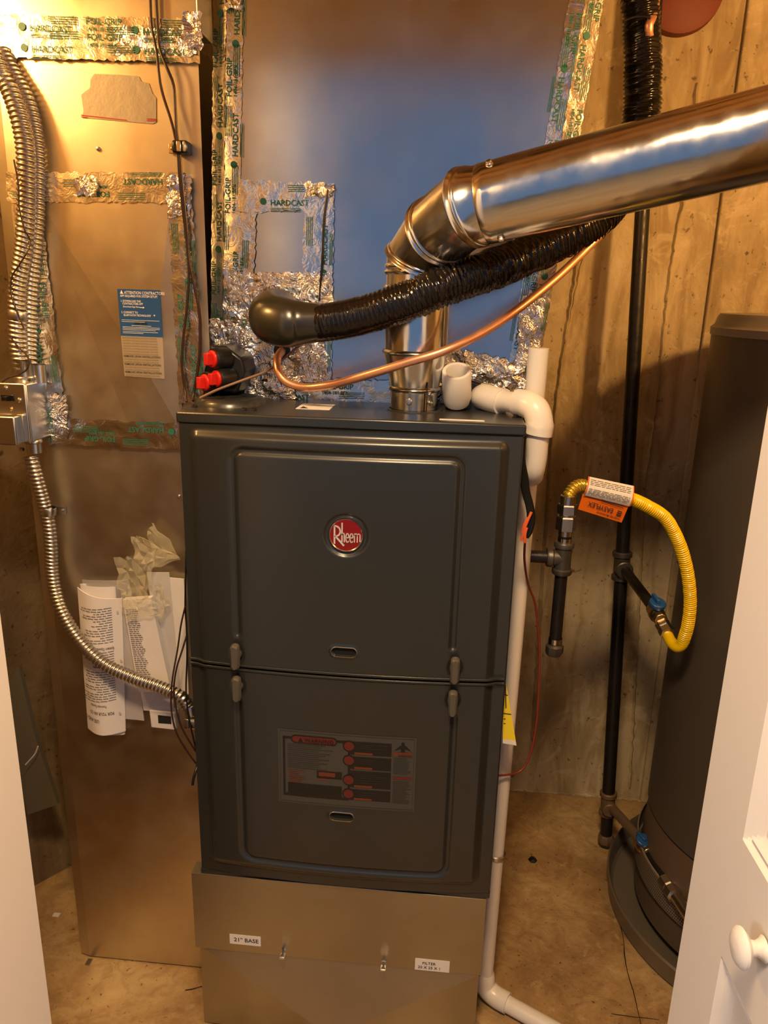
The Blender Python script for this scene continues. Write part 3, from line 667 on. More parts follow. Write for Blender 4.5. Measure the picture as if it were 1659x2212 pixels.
# top details
tc_ = Vector((.052, .105, FZ1)); cr = .050
col = MB().lathe([(.060, .0005), (.058, .006), (.054, .011), (.050, .013), (.044, .013), (.042, .011), (.040, .003)], tc_, (0, 0, 1), 56)
o = col.build('air_intake_collar', paint, fur)
MB().lathe([(.0001, .0122), (.043, .0122)], tc_, (0, 0, 1), 48).build('dark_opening', void, o)
sp = MB(); sp.lathe([(.019, .0126), (.022, .0134), (.025, .0126)], tc_, (0, 0, 1), 40)
for k in range(3):
    a = k*PI*2/3+.3; d = Vector((math.cos(a), math.sin(a), 0)); sp.obox(tc_+d*.034+Vector((0, 0, .0128)), d*.011, Vector((-d.y, d.x, 0))*.002, (0, 0, .0012))
sp.build('intake_grille', paint, o)
def screw(p, n=(0, 0, 1), r=.0035, mt=None, par=None):
    return MB().lathe([(r*1.3, 0), (r*1.3, .001), (r, .002), (r*.9, .0045), (.0001, .005)], p, n, 10).build('screw', mt or wire_k, par)
for u, v in ((405, 880), (528, 888), (549, 888), (565, 866), (1118, 903)):
    p = P(u, v, FZ1, 2); p.z = FZ1+.001; p.x = min(max(p.x, .01), FW-.01); p.y = max(p.y, .01); screw(p, par=fur)
m = MB(); a, b = P(655, 873, FZ1, 2), P(722, 878, FZ1, 2); m.box(a.x, b.x, .07, .13, FZ1+.001, FZ1+.0016, 0); m.add([(a.x+.006, .075, FZ1+.002), (a.x+.020, .075, FZ1+.002), (a.x+.008, .095, FZ1+.002)], [(0, 1, 2)], 1)
m.build('top_label', [card, black_ink], fur)
m = MB(); a, b = P(950, 902, FZ1, 2), P(1045, 905, FZ1, 2); m.box(a.x, b.x, .012, .022, FZ1+.001, FZ1+.0016, 0); m.build('top_label', card, fur)
m = MB(); m.lathe([(.048, .0005), (.046, .003), (.0405, .003)], (.36, .114, FZ1), (0, 0, 1), 48); m.build('flue_collar_plate', paint, fur)
# lower hinge flange
m = MB(); m.box(.001, FW-.001, -.008, .02, .3615, .371); m.build('bottom_rail', paint, fur, bevel=.0015)

# ---------------------------------------------------------------- filter base
bs = thing('filter_base', 'galvanized sheet metal filter base cabinet carrying the furnace', 'furnace base')
m = MB(); x0, x1 = -.008, .523; zt_, zb_ = .358, 0.001
ax_ = Vector((.25, -.0360, .036)); f0 = -.006
c0, c1, c2, c3 = Vector((x0, f0, zt_)), Vector((x1, f0, zt_)), Vector((x1, f0, zb_)), Vector((x0, f0, zb_))
l1, r1 = Vector((x0+.012, f0, .19)), Vector((x1-.004, f0, .185))
L0, R0 = Vector((x0, f0, .19)), Vector((x1, f0, .185))
bk = [Vector((q.x, .70, q.z)) for q in (c0, c1, c2, c3)]
m.add([c0, c1, c2, c3, ax_, L0, R0]+bk, [(0, 5, 4, 6, 1)[::-1], (5, 3, 4), (4, 3, 2), (4, 2, 6), (0, 1, 8, 7), (1, 6, 8), (6, 2, 9, 8), (2, 3, 10, 9), (3, 5, 10), (5, 0, 7, 10), (7, 8, 9, 10)])
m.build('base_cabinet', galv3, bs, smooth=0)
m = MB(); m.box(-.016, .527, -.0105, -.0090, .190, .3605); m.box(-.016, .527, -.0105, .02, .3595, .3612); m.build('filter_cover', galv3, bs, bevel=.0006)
for x, z in ((.157, .206), (.346, .201)):
    s_ = MB(); s_.lathe([(.0052, .0), (.0052, .002), (.003, .0035), (.003, .014), (.0042, .016), (.0042, .0195), (.0001, .020)], (x, -.0105, z), (0, -1, 0), 6)
    s_.obox((x, -.026, z), (.0045, 0, 0), (0, .006, 0), (0, 0, .0018)); s_.build('thumb_screw', steel, bs)
def sticker(par, x0, x1, z0, z1, tilt, lines):
    m = MB(); cx, cz = (x0+x1)/2, (z0+z1)/2; t = math.radians(tilt); X_, Z_ = Vector((math.cos(t), 0, math.sin(t))), Vector((-math.sin(t), 0, math.cos(t))); c = Vector((cx, -.0110, cz))
    m.obox(c, X_*(x1-x0)/2, (0, .0003, 0), Z_*(z1-z0)/2, 0)
    for s_, dx, dz, sz in lines: m.text(s_, c+Vector((0, -.0008, 0))+X_*dx+Z_*dz, X_, Z_, sz, 1, 1, center=True)
    m.build('sticker', [card, black_ink], par, smooth=0)
a, b = P(487, 2019, -.009), P(560, 2049, -.009)
sticker(bs, .052, .112, .208, .230, 0, [('21" BASE', 0.002, -.004, .0125)])
sticker(bs, .404, .468, .190, .216, 0, [('FILTER', -.006, .001, .0085), ('20 X 25 X 1', -.006, -.0085, .0085)])

# ---------------------------------------------------------------- flue
flue = thing('flue_pipe', 'shiny galvanized vent pipe elbowing up and right above the furnace', 'pipe')
FX, FY = .360, .114
p0 = Vector((FX, FY, FZ1+.002))
def ring_prof(r, h, b=.0035, w=.004): return [(r, h-w), (r+b*.7, h-w*.6), (r+b, h), (r+b*.7, h+w*.6), (r, h+w)]
zc = P(890, 838, FY).z; zr = P(890, 760, FY).z; ze = P(895, 560, FY).z
h0 = zc-p0.z; h1 = zr-p0.z; h2 = ze-p0.z
pr = [(.0385, 0), (.0395, h0-.006)]+ring_prof(.0400, h0)+[(.0415, h0+.01), (.0505, h1-.008)]+ring_prof(.0515, h1)
MB().lathe(pr, p0, (0, 0, 1), 56).build('reducer', flue_m, flue)
MB().lathe([(.0505, h1+.004), (.0505, h2-.02)], p0, (0, 0, 1), 56).build('riser_section', flue_m, flue)
# long run
E1 = Vector((FX, FY, ze-.020))
Q1 = P(1052, 440, -.012); Q2 = P(1659, 290, -.115); dirr = (Q2-Q1).normalized(); Q0 = Q1-dirr*.028; Q3 = Q2+dirr*.62
G1 = Vector((FX, FY, P(895, 565, FY).z+.002)); G2 = P(945, 503, .062)
axs = [E1, G1, G2, Q0]
def elbow(a, b, na, nb, ra, rb, seg=56, bead=True):
    na, nb = Vector(na).normalized(), Vector(nb).normalized(); m = MB(); T = (b-a).normalized()
    up = Vector((0, -1, 0)); vs = []
    n = 8
    def plane_ring(c, nn, r):
        # oblique cut of a cylinder running along T
        N = (up-T*up.dot(T)).normalized(); B = T.cross(N); out = []
        for k in range(seg):
            q = 2*PI*k/seg; dvec = (N*math.cos(q)+B*math.sin(q))*r; t = -dvec.dot(nn)/T.dot(nn); out.append(c+dvec+T*t)
        return out
    if bead:
        ofs = [(0, 0), (.0015, .0025), (.004, .0040), (.0065, .0025), (.008, 0.0), (.009, -.0005), (.0105, .0022), (.013, .0030), (.0155, .002), (.017, 0)]
    else: ofs = [(0, 0)]
    rings = [plane_ring(a+T*o_, na, ra+rr_) for o_, rr_ in ofs]
    rings.append(plane_ring(b, nb, rb))
    for r in rings: vs += r
    m.add(vs, [(i*seg+k, i*seg+(k+1) % seg, (i+1)*seg+(k+1) % seg, (i+1)*seg+k) for i in range(len(rings)-1) for k in range(seg)])
    return m
t1 = Vector((0, 0, 1)); t2 = (G2-G1).normalized(); t3 = (Q0-G2).normalized(); t4 = dirr
n12 = (t1+t2).normalized(); n23 = (t2+t3).normalized(); n34 = (t3+t4).normalized()
elbow(E1-t1*.004, G1, t1, n12, .0510, .0510).build('elbow_gore', flue_m, flue, smooth=50)
elbow(G1, G2, n12, n23, .0515, .0515).build('elbow_gore', flue_m, flue, smooth=50)
elbow(G2, Q0, n23, n34, .0520, .0520).build('elbow_gore', flue_m, flue, smooth=50)
elbow(Q0, Q1+dirr*.004, n34, t4, .0520, .0515).build('elbow_gore', flue_m, flue, smooth=50)
MB().lathe([(.0525, 0), (.0532, .001), (.0530, .012), (.0535, (Q3-Q1).length)], Q1-dirr*.004, dirr, 64).build('long_run', flue_m, flue, smooth=50)
for u, v, pt, nn, in ((874, 879, p0+Vector((-.006, -.0385, .016)), (0, -1, 0)),):
    screw(pt, nn, .0042, steel, flue)
def run_screw(L, ang, base=Q1, d=dirr, R_=.0532):
    N = (Vector((0, -1, 0))-d*Vector((0, -1, 0)).dot(d)).normalized(); B = d.cross(N); n = N*math.cos(ang)+B*math.sin(ang); screw(base+d*L+n*R_, n, .004, steel, flue)
run_screw(.018, -1.0); run_screw(.018, 1.15); run_screw(.018, .2) if False else None
for k, (zz, an) in enumerate(((1.245, .75), (1.232, .75))):
    n = Vector((math.sin(an), -math.cos(an), 0)); screw(Vector((FX, FY, zz))+n*.0395, n, .003, steel, flue)
n = Vector((-.95, -.3, 0)).normalized(); screw(Vector((FX, FY, P(830, 620, FY).z))+n*.0505, n, .004, steel, flue)
MB().obox(Vector((FX+.022, FY-.0365, 1.24)), (.0008, 0, 0), (0, .0012, 0), (0, 0, .026)).build('lap_seam', wire_k, flue)

# ---------------------------------------------------------------- refrigerant lines
def corr(r, pitch, amp, tw=1, nz=0.0, sd=0):
    def f(L, a, t):
        v = r+amp*math.sin(2*PI*(L/pitch)+tw*a*0)
        if nz: v += nz*nz3(L*90, math.cos(a)*1.6+sd, math.sin(a)*1.6)
        return v
    return f
suc = thing('insulated_pipe', 'black wrinkled insulated refrigerant pipe sweeping from plenum behind the flue', 'pipe')
def wr(L, a, t):
    w_ = nz3(L*95+.8*math.sin(a), math.cos(a)*1.1, math.sin(a)*1.1)
    env = min(1, max(0.15, (t-.08)*7))
    return .0290+env*(.0017*math.sin(2*PI*L/.0068+.9*math.sin(a*2+L*9)+2.5*nz3(L*25, 1, 2))+.0020*w_+.0022*nz3(L*30, math.cos(a)*2, math.sin(a)*2+5))
path = [P(u, v, y) for u, v, y in ((662, 697, .062), (700, 697, .050), (780, 682, .045), (880, 650, .036), (960, 617, .040), (1060, 583, .075), (1180, 533, .15), (1270, 487, .21), (1330, 430, .25), (1366, 350, .27), (1385, 250, .28), (1388, 120, .28), (1385, 40, .28), (1378, -60, .27), (1372, -160, .27))]
MB().tube(path, wr, 30, step=.0018).build('insulation_sleeve', rubber, suc, smooth=80)
path = [P(600, 672, .187), P(598, 673, .15), P(592, 680, .105), P(594, 690, .072), P(620, 698, .055), P(650, 698, .055), P(700, 697, .050)]
def er(L, a, t): return .034+.006*math.sin(PI*min(1, t*1.15))+.0012*nz3(L*25, math.cos(a)*3, math.sin(a)*3)-.010*max(0, (t-.75)*2.4)
MB().tube(path, er, 30, step=.003).build('insulated_elbow', rubber2, suc, smooth=80)
MB().tube([P(u, v, .243) for u, v in ((1345, 46), (1370, 37), (1392, 36), (1405, 40))], .0016, 8).build('cable_tie', wire_k, suc)
liq = thing('copper_pipe', 'bare copper liquid line curving from plenum past the flue, up right', 'pipe')
path = [P(u, v, y) for u, v, y in ((610, 757, .187), (606, 762, .15), (599, 775, .115), (600, 800, .10), (618, 825, .092), (660, 837, .085), (720, 830, .070), (800, 808, .045), (880, 783, .030), (960, 758, .032), (1040, 720, .06), (1120, 667, .10), (1200, 602, .15), (1260, 545, .19), (1305, 498, .215), (1335, 455, .235), (1376, 380, .27), (1404, 290, .292), (1417, 180, .300), (1416, 120, .29), (1404, 85, .262), (1402, 55, .25), (1414, 20, .27), (1420, -80, .29))]
MB().tube(path, .0068, 14, step=.008).build('copper_tube', copper_p, liq, smooth=80)
p = P(610, 757, .185); MB().lathe([(.016, .000), (.014, .006), (.008, .007)], p, (0, -1, 0), 24).build('rubber_grommet', blk_plastic, liq)
# ---------------------------------------------------------------- conduits and switch box
def flexc(name, label, pts, r, pitch, par=None):
    t = thing(name, label, 'conduit', 'flexible metal conduits on the duct')
    def f(L, a, tt): return r+.11*r*(abs(math.sin(PI*(L/pitch)+a*.5))*2-1)
    MB().tube(pts, f, 22, step=pitch/7).build('spiral_armour', conduit_m, t, smooth=80); return t
pts = [P(u, v, y) for u, v, y in ((-12, 120, .09), (3, 162, .088), (20, 190, .086), (37, 236, .083), (50, 287, .081), (56, 338, .08), (57, 405, .08), (56, 473, .08), (51, 540, .078), (39, 618, .075), (37, 686, .074), (40, 753, .074), (48, 797, .074))]
c1 = flexc('flex_conduit', 'front flexible metal conduit dropping down the duct into the switch box', pts, .0135, .0075)
MB().lathe([(.0150, 0), (.0160, .002), (.0160, .011), (.0150, .013)], P(38, 690, .074), (0.03, 0, 1), 28).build('conduit_strap', steel, c1)
MB().obox(P(72, 692, .098), (.010, 0, 0), (0, .0015, 0), (0, 0, .006)).build('strap_ear', steel, c1)
pts = [P(u, v, y) for u, v, y in ((5, 110, .108), (30, 160, .103), (52, 200, .1), (66, 240, .098), (75, 287, .096), (80, 338, .096), (80, 405, .096), (79, 473, .096), (72, 560, .096), (66, 640, .096), (64, 730, .095), (66, 800, .09))]
c2 = flexc('flex_conduit', 'rear flexible metal conduit half hidden behind the front one on the duct', pts, .0115, .0075)
pts = [P(u, v, y) for u, v, y in ((66, 985, .078), (73, 1010, .078), (84, 1050, .08), (95, 1090, .084), (105, 1130, .086), (110, 1180, .086), (112, 1230, .086), (120, 1280, .082), (138, 1330, .074), (175, 1387, .066), (225, 1434, .06), (285, 1463, .056), (345, 1484, .052), (390, 1505, .05), (408, 1528, .055))]
c3 = flexc('flex_conduit', 'lower flexible metal conduit curving from switch box to furnace side', pts, .0108, .0072)
p = P(104, 1104, .086); MB().lathe([(.0125, 0), (.0135, .002), (.0135, .012), (.0125, .014)], p-Vector((0, 0, .007)), (0.08, 0, 1), 24).build('conduit_strap', steel, c3)
m = MB(); a = P(134, 1102, .112); m.obox(a+Vector((-.006, 0, 0)), (.013, 0, 0), (0, .0015, 0), (0, 0, .0065)); m.lathe([(.0032, .001), (.003, .004), (.0001, .005)], a+Vector((.002, 0, 0)), (0, -1, 0), 10); m.build('strap_ear', steel, c3)
m = MB(); a = P(411, 1528, .055); m.lathe([(.0125, 0), (.0135, .004), (.0135, .018), (.0115, .02), (.0001, .02)], a+Vector((0, 0, .006)), (.12, 0, -1), 20); m.lathe([(.013, 0), (.013, .012), (.0001, .0121)], P(414, 1560, .055), (1, 0, 0), 20); m.obox(P(404, 1562, .045), (.004, 0, 0), (0, .004, 0), (0, 0, .010))
m.build('box_connector', steel, c3, bevel=.001)
sb = thing('switch_box', 'galvanized disconnect switch box clamped on the duct at left edge', 'electrical box')
sz0, sz1 = 1.148, 1.244; bx1 = -.270; bx0 = -.372
m = MB(); m.box(bx0, bx1, .046, .108, sz0, sz1); m.build('box_body', steel, sb, bevel=.002)
m = MB(); m.box(bx0-.001, bx1+.001, .040, .045, sz0-.001, sz1+.002); m.box(bx0+.01, bx1-.009, .016, .041, sz0-.0, sz0+.047); m.build('cover_plate', steel, sb, bevel=.003)
cp = Vector((-.296, .040, 1.222))
m = MB(); m.box(cp.x-.015, cp.x+.007, .0385, .041, 1.2165, 1.2265); m.obox((cp.x-.004, .034, 1.222), (.0035, 0, 0), (0, .007, 0), (0, 0, .003)); m.build('toggle_switch', wire_k, sb, bevel=.0005)
for x, z in ((-.302, 1.238), (-.281, 1.219), (-.320, 1.220), (-.297, 1.204)): screw(Vector((x, .040, z)), (0, -1, 0), .003, brass if z < 1.21 else steel, sb)
m = MB(); m.text('15A', (-.318, .0155, 1.180), (1, 0, 0), (0, 0, 1), .008); m.text('125V', (-.318, .0155, 1.171), (1, 0, 0), (0, 0, 1), .007); m.build('embossed_mark', conduit_m, sb, smooth=0)
m = MB(); m.lathe([(.015, 0), (.0165, .003), (.0165, .008), (.0145, .010), (.0145, .034), (.0155, .036)], (-.289, .074, sz1), (0, 0, 1), 26); m.lathe([(.0125, 0), (.0125, .03)], (-.272, .092, sz1-.002), (0, 0, 1), 22); m.build('top_connector', steel, sb)
m = MB(); m.lathe([(.013, 0), (.0145, .003), (.0145, .006), (.012, .008), (.012, .024)], (-.286, .078, sz0), (0, 0, -1), 24); m.lathe([(.003, 0), (.003, .006), (.0001, .006)], (-.302, .072, sz0-.018), (-1, 0, 0), 10); m.build('bottom_connector', steel, sb)
m = MB(); m.box(bx1+.002, bx1+.020, .1095, .1135, sz0+.002, sz1-.004); m.build('mounting_bracket', galv, sb)

# control wires
def wire(label, pts, r, mt, name='wire', cat='wire', seg=8, grp=None):
    if name == 'thermostat_wire' and 'duct' in label: grp = 'thermostat wires down the duct'
    if name == 'wire': name = 'loose_wire'; grp = 'loose wires beside the furnace'
    o = MB().tube([P(u, v, y) for u, v, y in pts], r, seg, step=.006).build(name, mt, smooth=80); tag(o, label, cat, grp); return o
wire('brown thermostat wire taking the left path down the duct to furnace top', [(325, -60, .10), (325, 0, .10), (328, 60, .10), (338, 110, .10), (344, 165, .098), (352, 205, .1), (368, 255, .1), (377, 290, .1), (384, 330, .1), (387, 375, .1), (391, 420, .1), (397, 470, .1), (403, 520, .1), (408, 590, .1), (404, 660, .1), (395, 740, .1), (393, 790, .1), (399, 840, .1), (403, 868, .09)], .0022, wire_b, 'thermostat_wire')
wire('brown thermostat wire taking the right path down the duct to furnace top', [(338, -60, .10), (338, 0, .10), (341, 60, .10), (345, 105, .1), (362, 150, .098), (375, 185, .1), (379, 240, .1), (382, 290, .1), (388, 330, .1), (392, 380, .1), (398, 440, .1), (404, 500, .1), (408, 560, .1), (420, 620, .1), (431, 680, .1), (431, 760, .1), (425, 810, .1), (418, 850, .1), (417, 866, .09)], .0024, wire_b, 'thermostat_wire')
wire('thin tan cable curving from furnace top corner to insulated elbow', [(432, 860, .06), (470, 842, .062), (520, 823, .075), (575, 802, .10), (612, 776, .135), (640, 752, .15), (660, 738, .16)], .0022, mat('tan_cable', (.22, .13, .08), .4), 'cable', 'cable')
wire('thin dark wire looped around the upper conduit', [(30, 345, .062), (40, 400, .062), (42, 450, .062), (55, 500, .062), (66, 520, .07), (58, 545, .06), (40, 575, .058), (25, 600, .06), (25, 640, .058), (40, 680, .056), (52, 710, .058)], .0013, wire_b, 'tie_wire')
wire('thin brown wire bent over the switch box connector', [(24, 730, .06), (40, 750, .056), (60, 770, .058), (60, 795, .056), (40, 810, .054), (20, 815, .05), (0, 830, .045), (-20, 850, .045)], .0014, wire_b, 'tie_wire')
cl = thing('cable_clamp', 'black and silver cushioned clamp holding two wires to the duct', 'clamp')
c_ = P(388, 318, .098)
m = MB(); m.box(c_.x-.010, c_.x+.014, .090, .114, c_.z-.009, c_.z+.009); m.build('rubber_cushion', wire_k, cl, bevel=.003)
m = MB(); m.box(c_.x-.002, c_.x+.005, .0885, .112, c_.z-.0075, c_.z+.0075); m.box(c_.x+.008, c_.x+.012, .0885, .112, c_.z-.0075, c_.z+.0075); m.build('metal_band', chrome, cl, bevel=.001)
m = MB(); m.box(c_.x-.022, c_.x-.008, .1095, .112, c_.z-.007, c_.z+.007); m.lathe([(.0028, 0), (.0028, .002), (.0001, .003)], (c_.x-.016, .1095, c_.z), (0, -1, 0), 10); m.build('clamp_ear', brass, cl, bevel=.001)
# loose wires at the furnace left side
G = 'loose wires hanging between papers and furnace side'
for k, (lab_, pp, mt_) in enumerate([
    ('dark loose wire closest to furnace side, running straight down', [(402, 1190, .07), (401, 1250, .07), (400, 1310, .065), (403, 1360, .06), (404, 1420, .05), (402, 1500, .045), (410, 1560, .04), (425, 1625, .04)], wire_k),
    ('dark loose wire bowing leftmost across the conduit end', [(400, 1310, .06), (391, 1350, .055), (384, 1400, .05), (372, 1470, .03), (370, 1530, .03), (380, 1580, .03), (402, 1620, .035), (424, 1650, .04)], wire_b),
    ('brown loose wire bowing mid way behind the conduit end', [(404, 1370, .06), (395, 1400, .05), (380, 1450, .04), (376, 1500, .035), (388, 1560, .035), (408, 1600, .035), (426, 1628, .04)], wire_b)]):
    wire(lab_, pp, .0016, mt_, grp=None)
wire('short black cable stub poking out below the loose wires', [(427, 1650, .03), (423, 1665, .02), (418, 1682, .012), (416, 1696, .008)], .0026, wire_k, 'cable_stub')

# ---------------------------------------------------------------- papers on the duct
def sheet(name, label, cat, px, Y, th, mt, text=None, curl=0, seed=0, rows=None, wob=.001):
    c = [P(u, v, Y) for u, v in px]; t = thing(name, label, cat) if label else None
    def pt(s, q, off):
        p = bil(c, s, q); return p+Vector((0, -curl*math.sin(PI*s)-off+wob*nz3(p.x*30+seed, p.z*30, 1), 0))
    m = MB(); n1, n2 = 14, 14
    m.grid(lambda s, q: pt(s, q, th), n1, n2); m.grid(lambda s, q: pt(s, q, 0), n1, n2)
    N = (n1+1)*(n2+1); g = n1+1
    edge = [i for i in range(g)]+[j*g+n1 for j in range(1, n2+1)]+[n2*g+i for i in range(n1-1, -1, -1)]+[j*g for j in range(n2-1, 0, -1)]
    for a, b in zip(edge, edge[1:]+edge[:1]): m.f.append((a, b, b+N, a+N)); m.m.append(0)
    return m, t, pt, c
m, rm, pt, c = sheet('rolled_manual', 'rolled white user manual with upside down print hanging on the duct', 'manual', [(168, 1268), (264, 1292), (272, 1578), (191, 1572)], .100, .002, paper, curl=.020, seed=1)
m.build('cover_sheet', paper, rm, smooth=60)
# roll body behind
m = MB(); a0 = P(212, 1268, .104); a1 = P(238, 1580, .104); up_ = (a0-a1)
prof = [(.034*math.cos(a), .0085*math.sin(a)) for a in [k/28*2*PI for k in range(28)]]
n_ = 28
for rr_, kk in ((1.0, 0), (.88, 1)):
    v1 = [a0+Vector((x*rr_, y*rr_-.001, .004)) for x, y in prof]; v2 = [a1+Vector((x*rr_*.9, y*rr_-.001, -.002)) for x, y in prof]
    m.add(v1+v2, [(i, (i+1) % n_, n_+(i+1) % n_, n_+i) for i in range(n_)])
m.build('rolled_pages', paper, rm, smooth=60)
# print, rotated 180 degrees
m = MB(); lf = random.Random(11)
def onp(q, extra=.0012):
    s = (q.x-c[3].x)/(c[2].x-c[3].x); z_t = bil(c, max(0, min(1, s)), 0).z
    tt = (c[0].z-q.z)/(c[0].z-c[3].z); xl_ = c[0].x+(c[3].x-c[0].x)*tt; xr_ = c[1].x+(c[2].x-c[1].x)*tt; s = (q.x-xl_)/(xr_-xl_)
    s = max(0, min(1, s)); return Vector((q.x, .100-.020*math.sin(PI*s)-.002-extra+.001*nz3(q.x*30+1, q.z*30, 1), q.z))
def ptx(s_, u, v, size, xs=1): m.text(s_, P(u, v, .09), Vector((-1, 0, .02)), Vector((-.02, 0, -1)), size, 0, xs, surf=onp)
ptx('USE AND C', 221, 1548, .0105, .66); ptx('FOR YOUR AIR CO', 249, 1534, .0092, .60)
ptx('Thermostat Operation', 236, 1518, .0070, .52); ptx('System Operation', 248, 1396, .0078, .60); ptx('Blower Fan Operation', 246, 1436, .0070, .55)
y = 1312
while y < 1512:
    if not (1388 < y < 1404 or 1430 < y < 1444):
        ln = lf.uniform(60, 72) if lf.random() < .75 else lf.uniform(15, 45); u1 = 242+(y-1300)*.05; u0 = u1-ln
        uu = u1
        while uu > u0+4:
            wdt = lf.uniform(6, 14); a_, b_ = P(uu, y, .09), P(max(uu-wdt, u0), y-.15*wdt*.2, .09); h_ = Vector((0, 0, .0012))
            m.add([onp(b_), onp(a_), onp(a_+h_), onp(b_+h_)], [(0, 1, 2, 3)]); uu -= wdt+2.0
    y += 5.2
m.build('printed_text', mat('soft_black_ink', (.10, .09, .09), .6), rm, smooth=0)
m = MB()
for u, v in ((252, 1324), (259, 1430), (258, 1542)): m.lathe([(.0001, .0), (.0032, .0)], onp(P(u, v, .09), .0015), (0, -1, 0), 14)
m.build('punched_hole', paper2, rm, smooth=0)
# pouch and further papers
def simple(name, label, cat, px, Y, th, mt, mats=None, **k):
    m, t, pt, c = sheet(name, None, cat, px, Y, th, mt, **k); o = m.build(name, mt, smooth=60); tag(o, label, cat); return o
pouch = simple('document_pouch', 'clear grey plastic pouch rounded behind the rolled manual', 'pouch', [(178, 1252), (278, 1252), (300, 1350), (185, 1340)], .1095, .001, pouch_m, seed=5, curl=.004)
simple('paper_sheet', 'grey-violet punched sheet between the rolled manual and the wrapped booklet', 'paper', [(262, 1290), (282, 1300), (312, 1556), (272, 1552)], .104, .0015, paper2, seed=6)
m = MB()
simple('paper_sheet', 'tall white sheet nearest the furnace, standing behind loose wires', 'paper', [(330, 1240), (398, 1250), (408, 1500), (345, 1500)], .107, .002, paper, seed=7, curl=.003)
simple('paper_sheet', 'grey folded sheet between wrapped booklet and tall white sheet', 'paper', [(318, 1236), (366, 1236), (390, 1490), (350, 1480)], .1035, .002, mat('grey_paper_b', (.58, .56, .56), .6), seed=8)
bk = thing('wrapped_booklet', 'thick white booklet with printed lines inside a crumpled clear bag', 'booklet')
m, _, ptb, cb = sheet('booklet', None, '', [(272, 1290), (332, 1286), (376, 1490), (306, 1486)], .100, .014, paper, seed=9, wob=.0006); m.build('booklet_pages', paper, bk, smooth=30)
m = MB(); lf = random.Random(3)
for i in range(36):
    q = .10+i*.021; s0 = .04; s1 = .42+.05*math.sin(i)
    s_ = s0
    while s_ < s1:
        e_ = min(s1, s_+lf.uniform(.06, .14)); m.add([ptb(s_, q, .0146), ptb(e_, q, .0146), ptb(e_, q+.009, .0146), ptb(s_, q+.009, .0146)], [(0, 1, 2, 3)]); s_ = e_+.02
m.build('printed_text', mat('soft_ink_b', (.16, .14, .13), .6), bk, smooth=0)
# bag: crumpled sheets
def bag(px, Y, seed, amp, n=12, mt=None, nm='clear_bag'):
    c = [P(u, v, Y) for u, v in px]; rr = random.Random(seed); J = [[[rr.uniform(-1, 1) for _ in range(3)] for _ in range(n+1)] for _ in range(n+1)]
    def fn(s, t):
        i, j = round(s*n), round(t*n); p = bil(c, s, t); q = J[j][i]
        return p+Vector((q[0]*.004, -abs(q[1])*amp-amp*.5*abs(nz3(p.x*25+seed, p.z*25, 0)), q[2]*.004))
    MB().grid(fn, n, n, tri=True).build(nm, mt or bag_m, bk, smooth=25)
bag([(252, 1204), (340, 1186), (322, 1292), (266, 1308)], .088, 1, .008, 9)
bag([(286, 1160), (304, 1156), (390, 1200), (300, 1235)], .097, 2, .007, 7)
bag([(322, 1144), (334, 1130), (394, 1210), (335, 1225)], .099, 3, .006, 6)
bag([(330, 1262), (345, 1258), (372, 1300), (352, 1345)], .092, 4, .008, 6)
bag([(268, 1300), (335, 1285), (345, 1330), (276, 1340)], .082, 5, .004, 8)
cd_ = simple('white_card', 'thick white card sticking out below the wrapped booklet over the conduit', 'card', [(305, 1490), (372, 1490), (378, 1538), (312, 1532)], .103, .004, paper, seed=12)
hb = thing('thermostat_box', 'small white box with dark square display below the white card', 'box')
m = MB(); slab(m, [(322, 1534), (378, 1540), (380, 1578), (326, 1572)], .094, .113); m.build('box_body', card, hb, bevel=.002)
m = MB(); slab(m, [(341, 1545), (369, 1548), (370, 1564), (342, 1562)], .0932, .0945); m.build('display', black_ink, hb)

# ---------------------------------------------------------------- PVC drain
dr = thing('pvc_drain_trap', 'white plastic condensate trap with elbow hanging off the furnace top right corner', 'pipe')
def cyl2(m, a, b, r, seg=30, mi=0, cap=True): m.lathe([(r, 0), (r, (b-a).length)], a, b-a, seg, mi, cap); return m
R1 = .0165
a = P(1042, 856, .165); b = P(1075, 862, .105); e = P(1160, 885, .055); g = P(1163, 915, .055)
a = P(1040, 855, .150)
MB().tube([a, P(1062, 862, .125), P(1085, 868, .108)], .0215, 30, step=.01).build('socket', pvc, dr)
MB().tube([P(1075, 866, .112), P(1100, 868, .095), P(1125, 874, .075)], R1, 30, step=.01).build('pipe_section', pvc, dr)
ec = P(1162, 893, .055)
MB().tube([P(1118, 869, .085), P(1138, 873, .072), P(1156, 884, .060), P(1164, 905, .055), P(1164, 922, .055), P(1161, 938, .055)], lambda L, a, t: .0215+.0015*(t > .8), 32, step=.004).build('elbow', pvc, dr, smooth=60)
MB().tube([P(1161, 936, .055), P(1158, 980, .058), P(1153, 1010, .062), P(1150, 1022, .072), P(1150, 1026, .092), P(1148, 1018, .112), P(1142, 1000, .114)], lambda L, a, t: .0180, 32, step=.006).build('u_bend', pvc, dr, smooth=60)
cpv = thing('pvc_coupling', 'short open white plastic coupling standing upright just right of the flue base', 'coupling')
c_ = P(986, 868, .125); ax_v = Vector((-.05, -.60, 1)).normalized()
c_ = Vector((c_.x, .122, FZ1+.024))
MB().lathe([(.0001, .006), (.0165, .006), (.0165, .050), (.0175, .0515), (.0225, .0515), (.0235, .050), (.0240, 0), (.021, -.012), (.0001, -.013)], c_-Vector((0, 0, .000)), ax_v, 36).build('coupling_shell', pvc, cpv, smooth=50)
dp = thing('drain_pipe', 'long white plastic drain pipe down the furnace right side to the floor', 'pipe')
vt = P(1131, 930, .09); vb = P(1048, 2120, .09)
xv = .552; yv = .115
T_ = P(1122, 1300, yv); B_ = P(1045, 2130, yv)
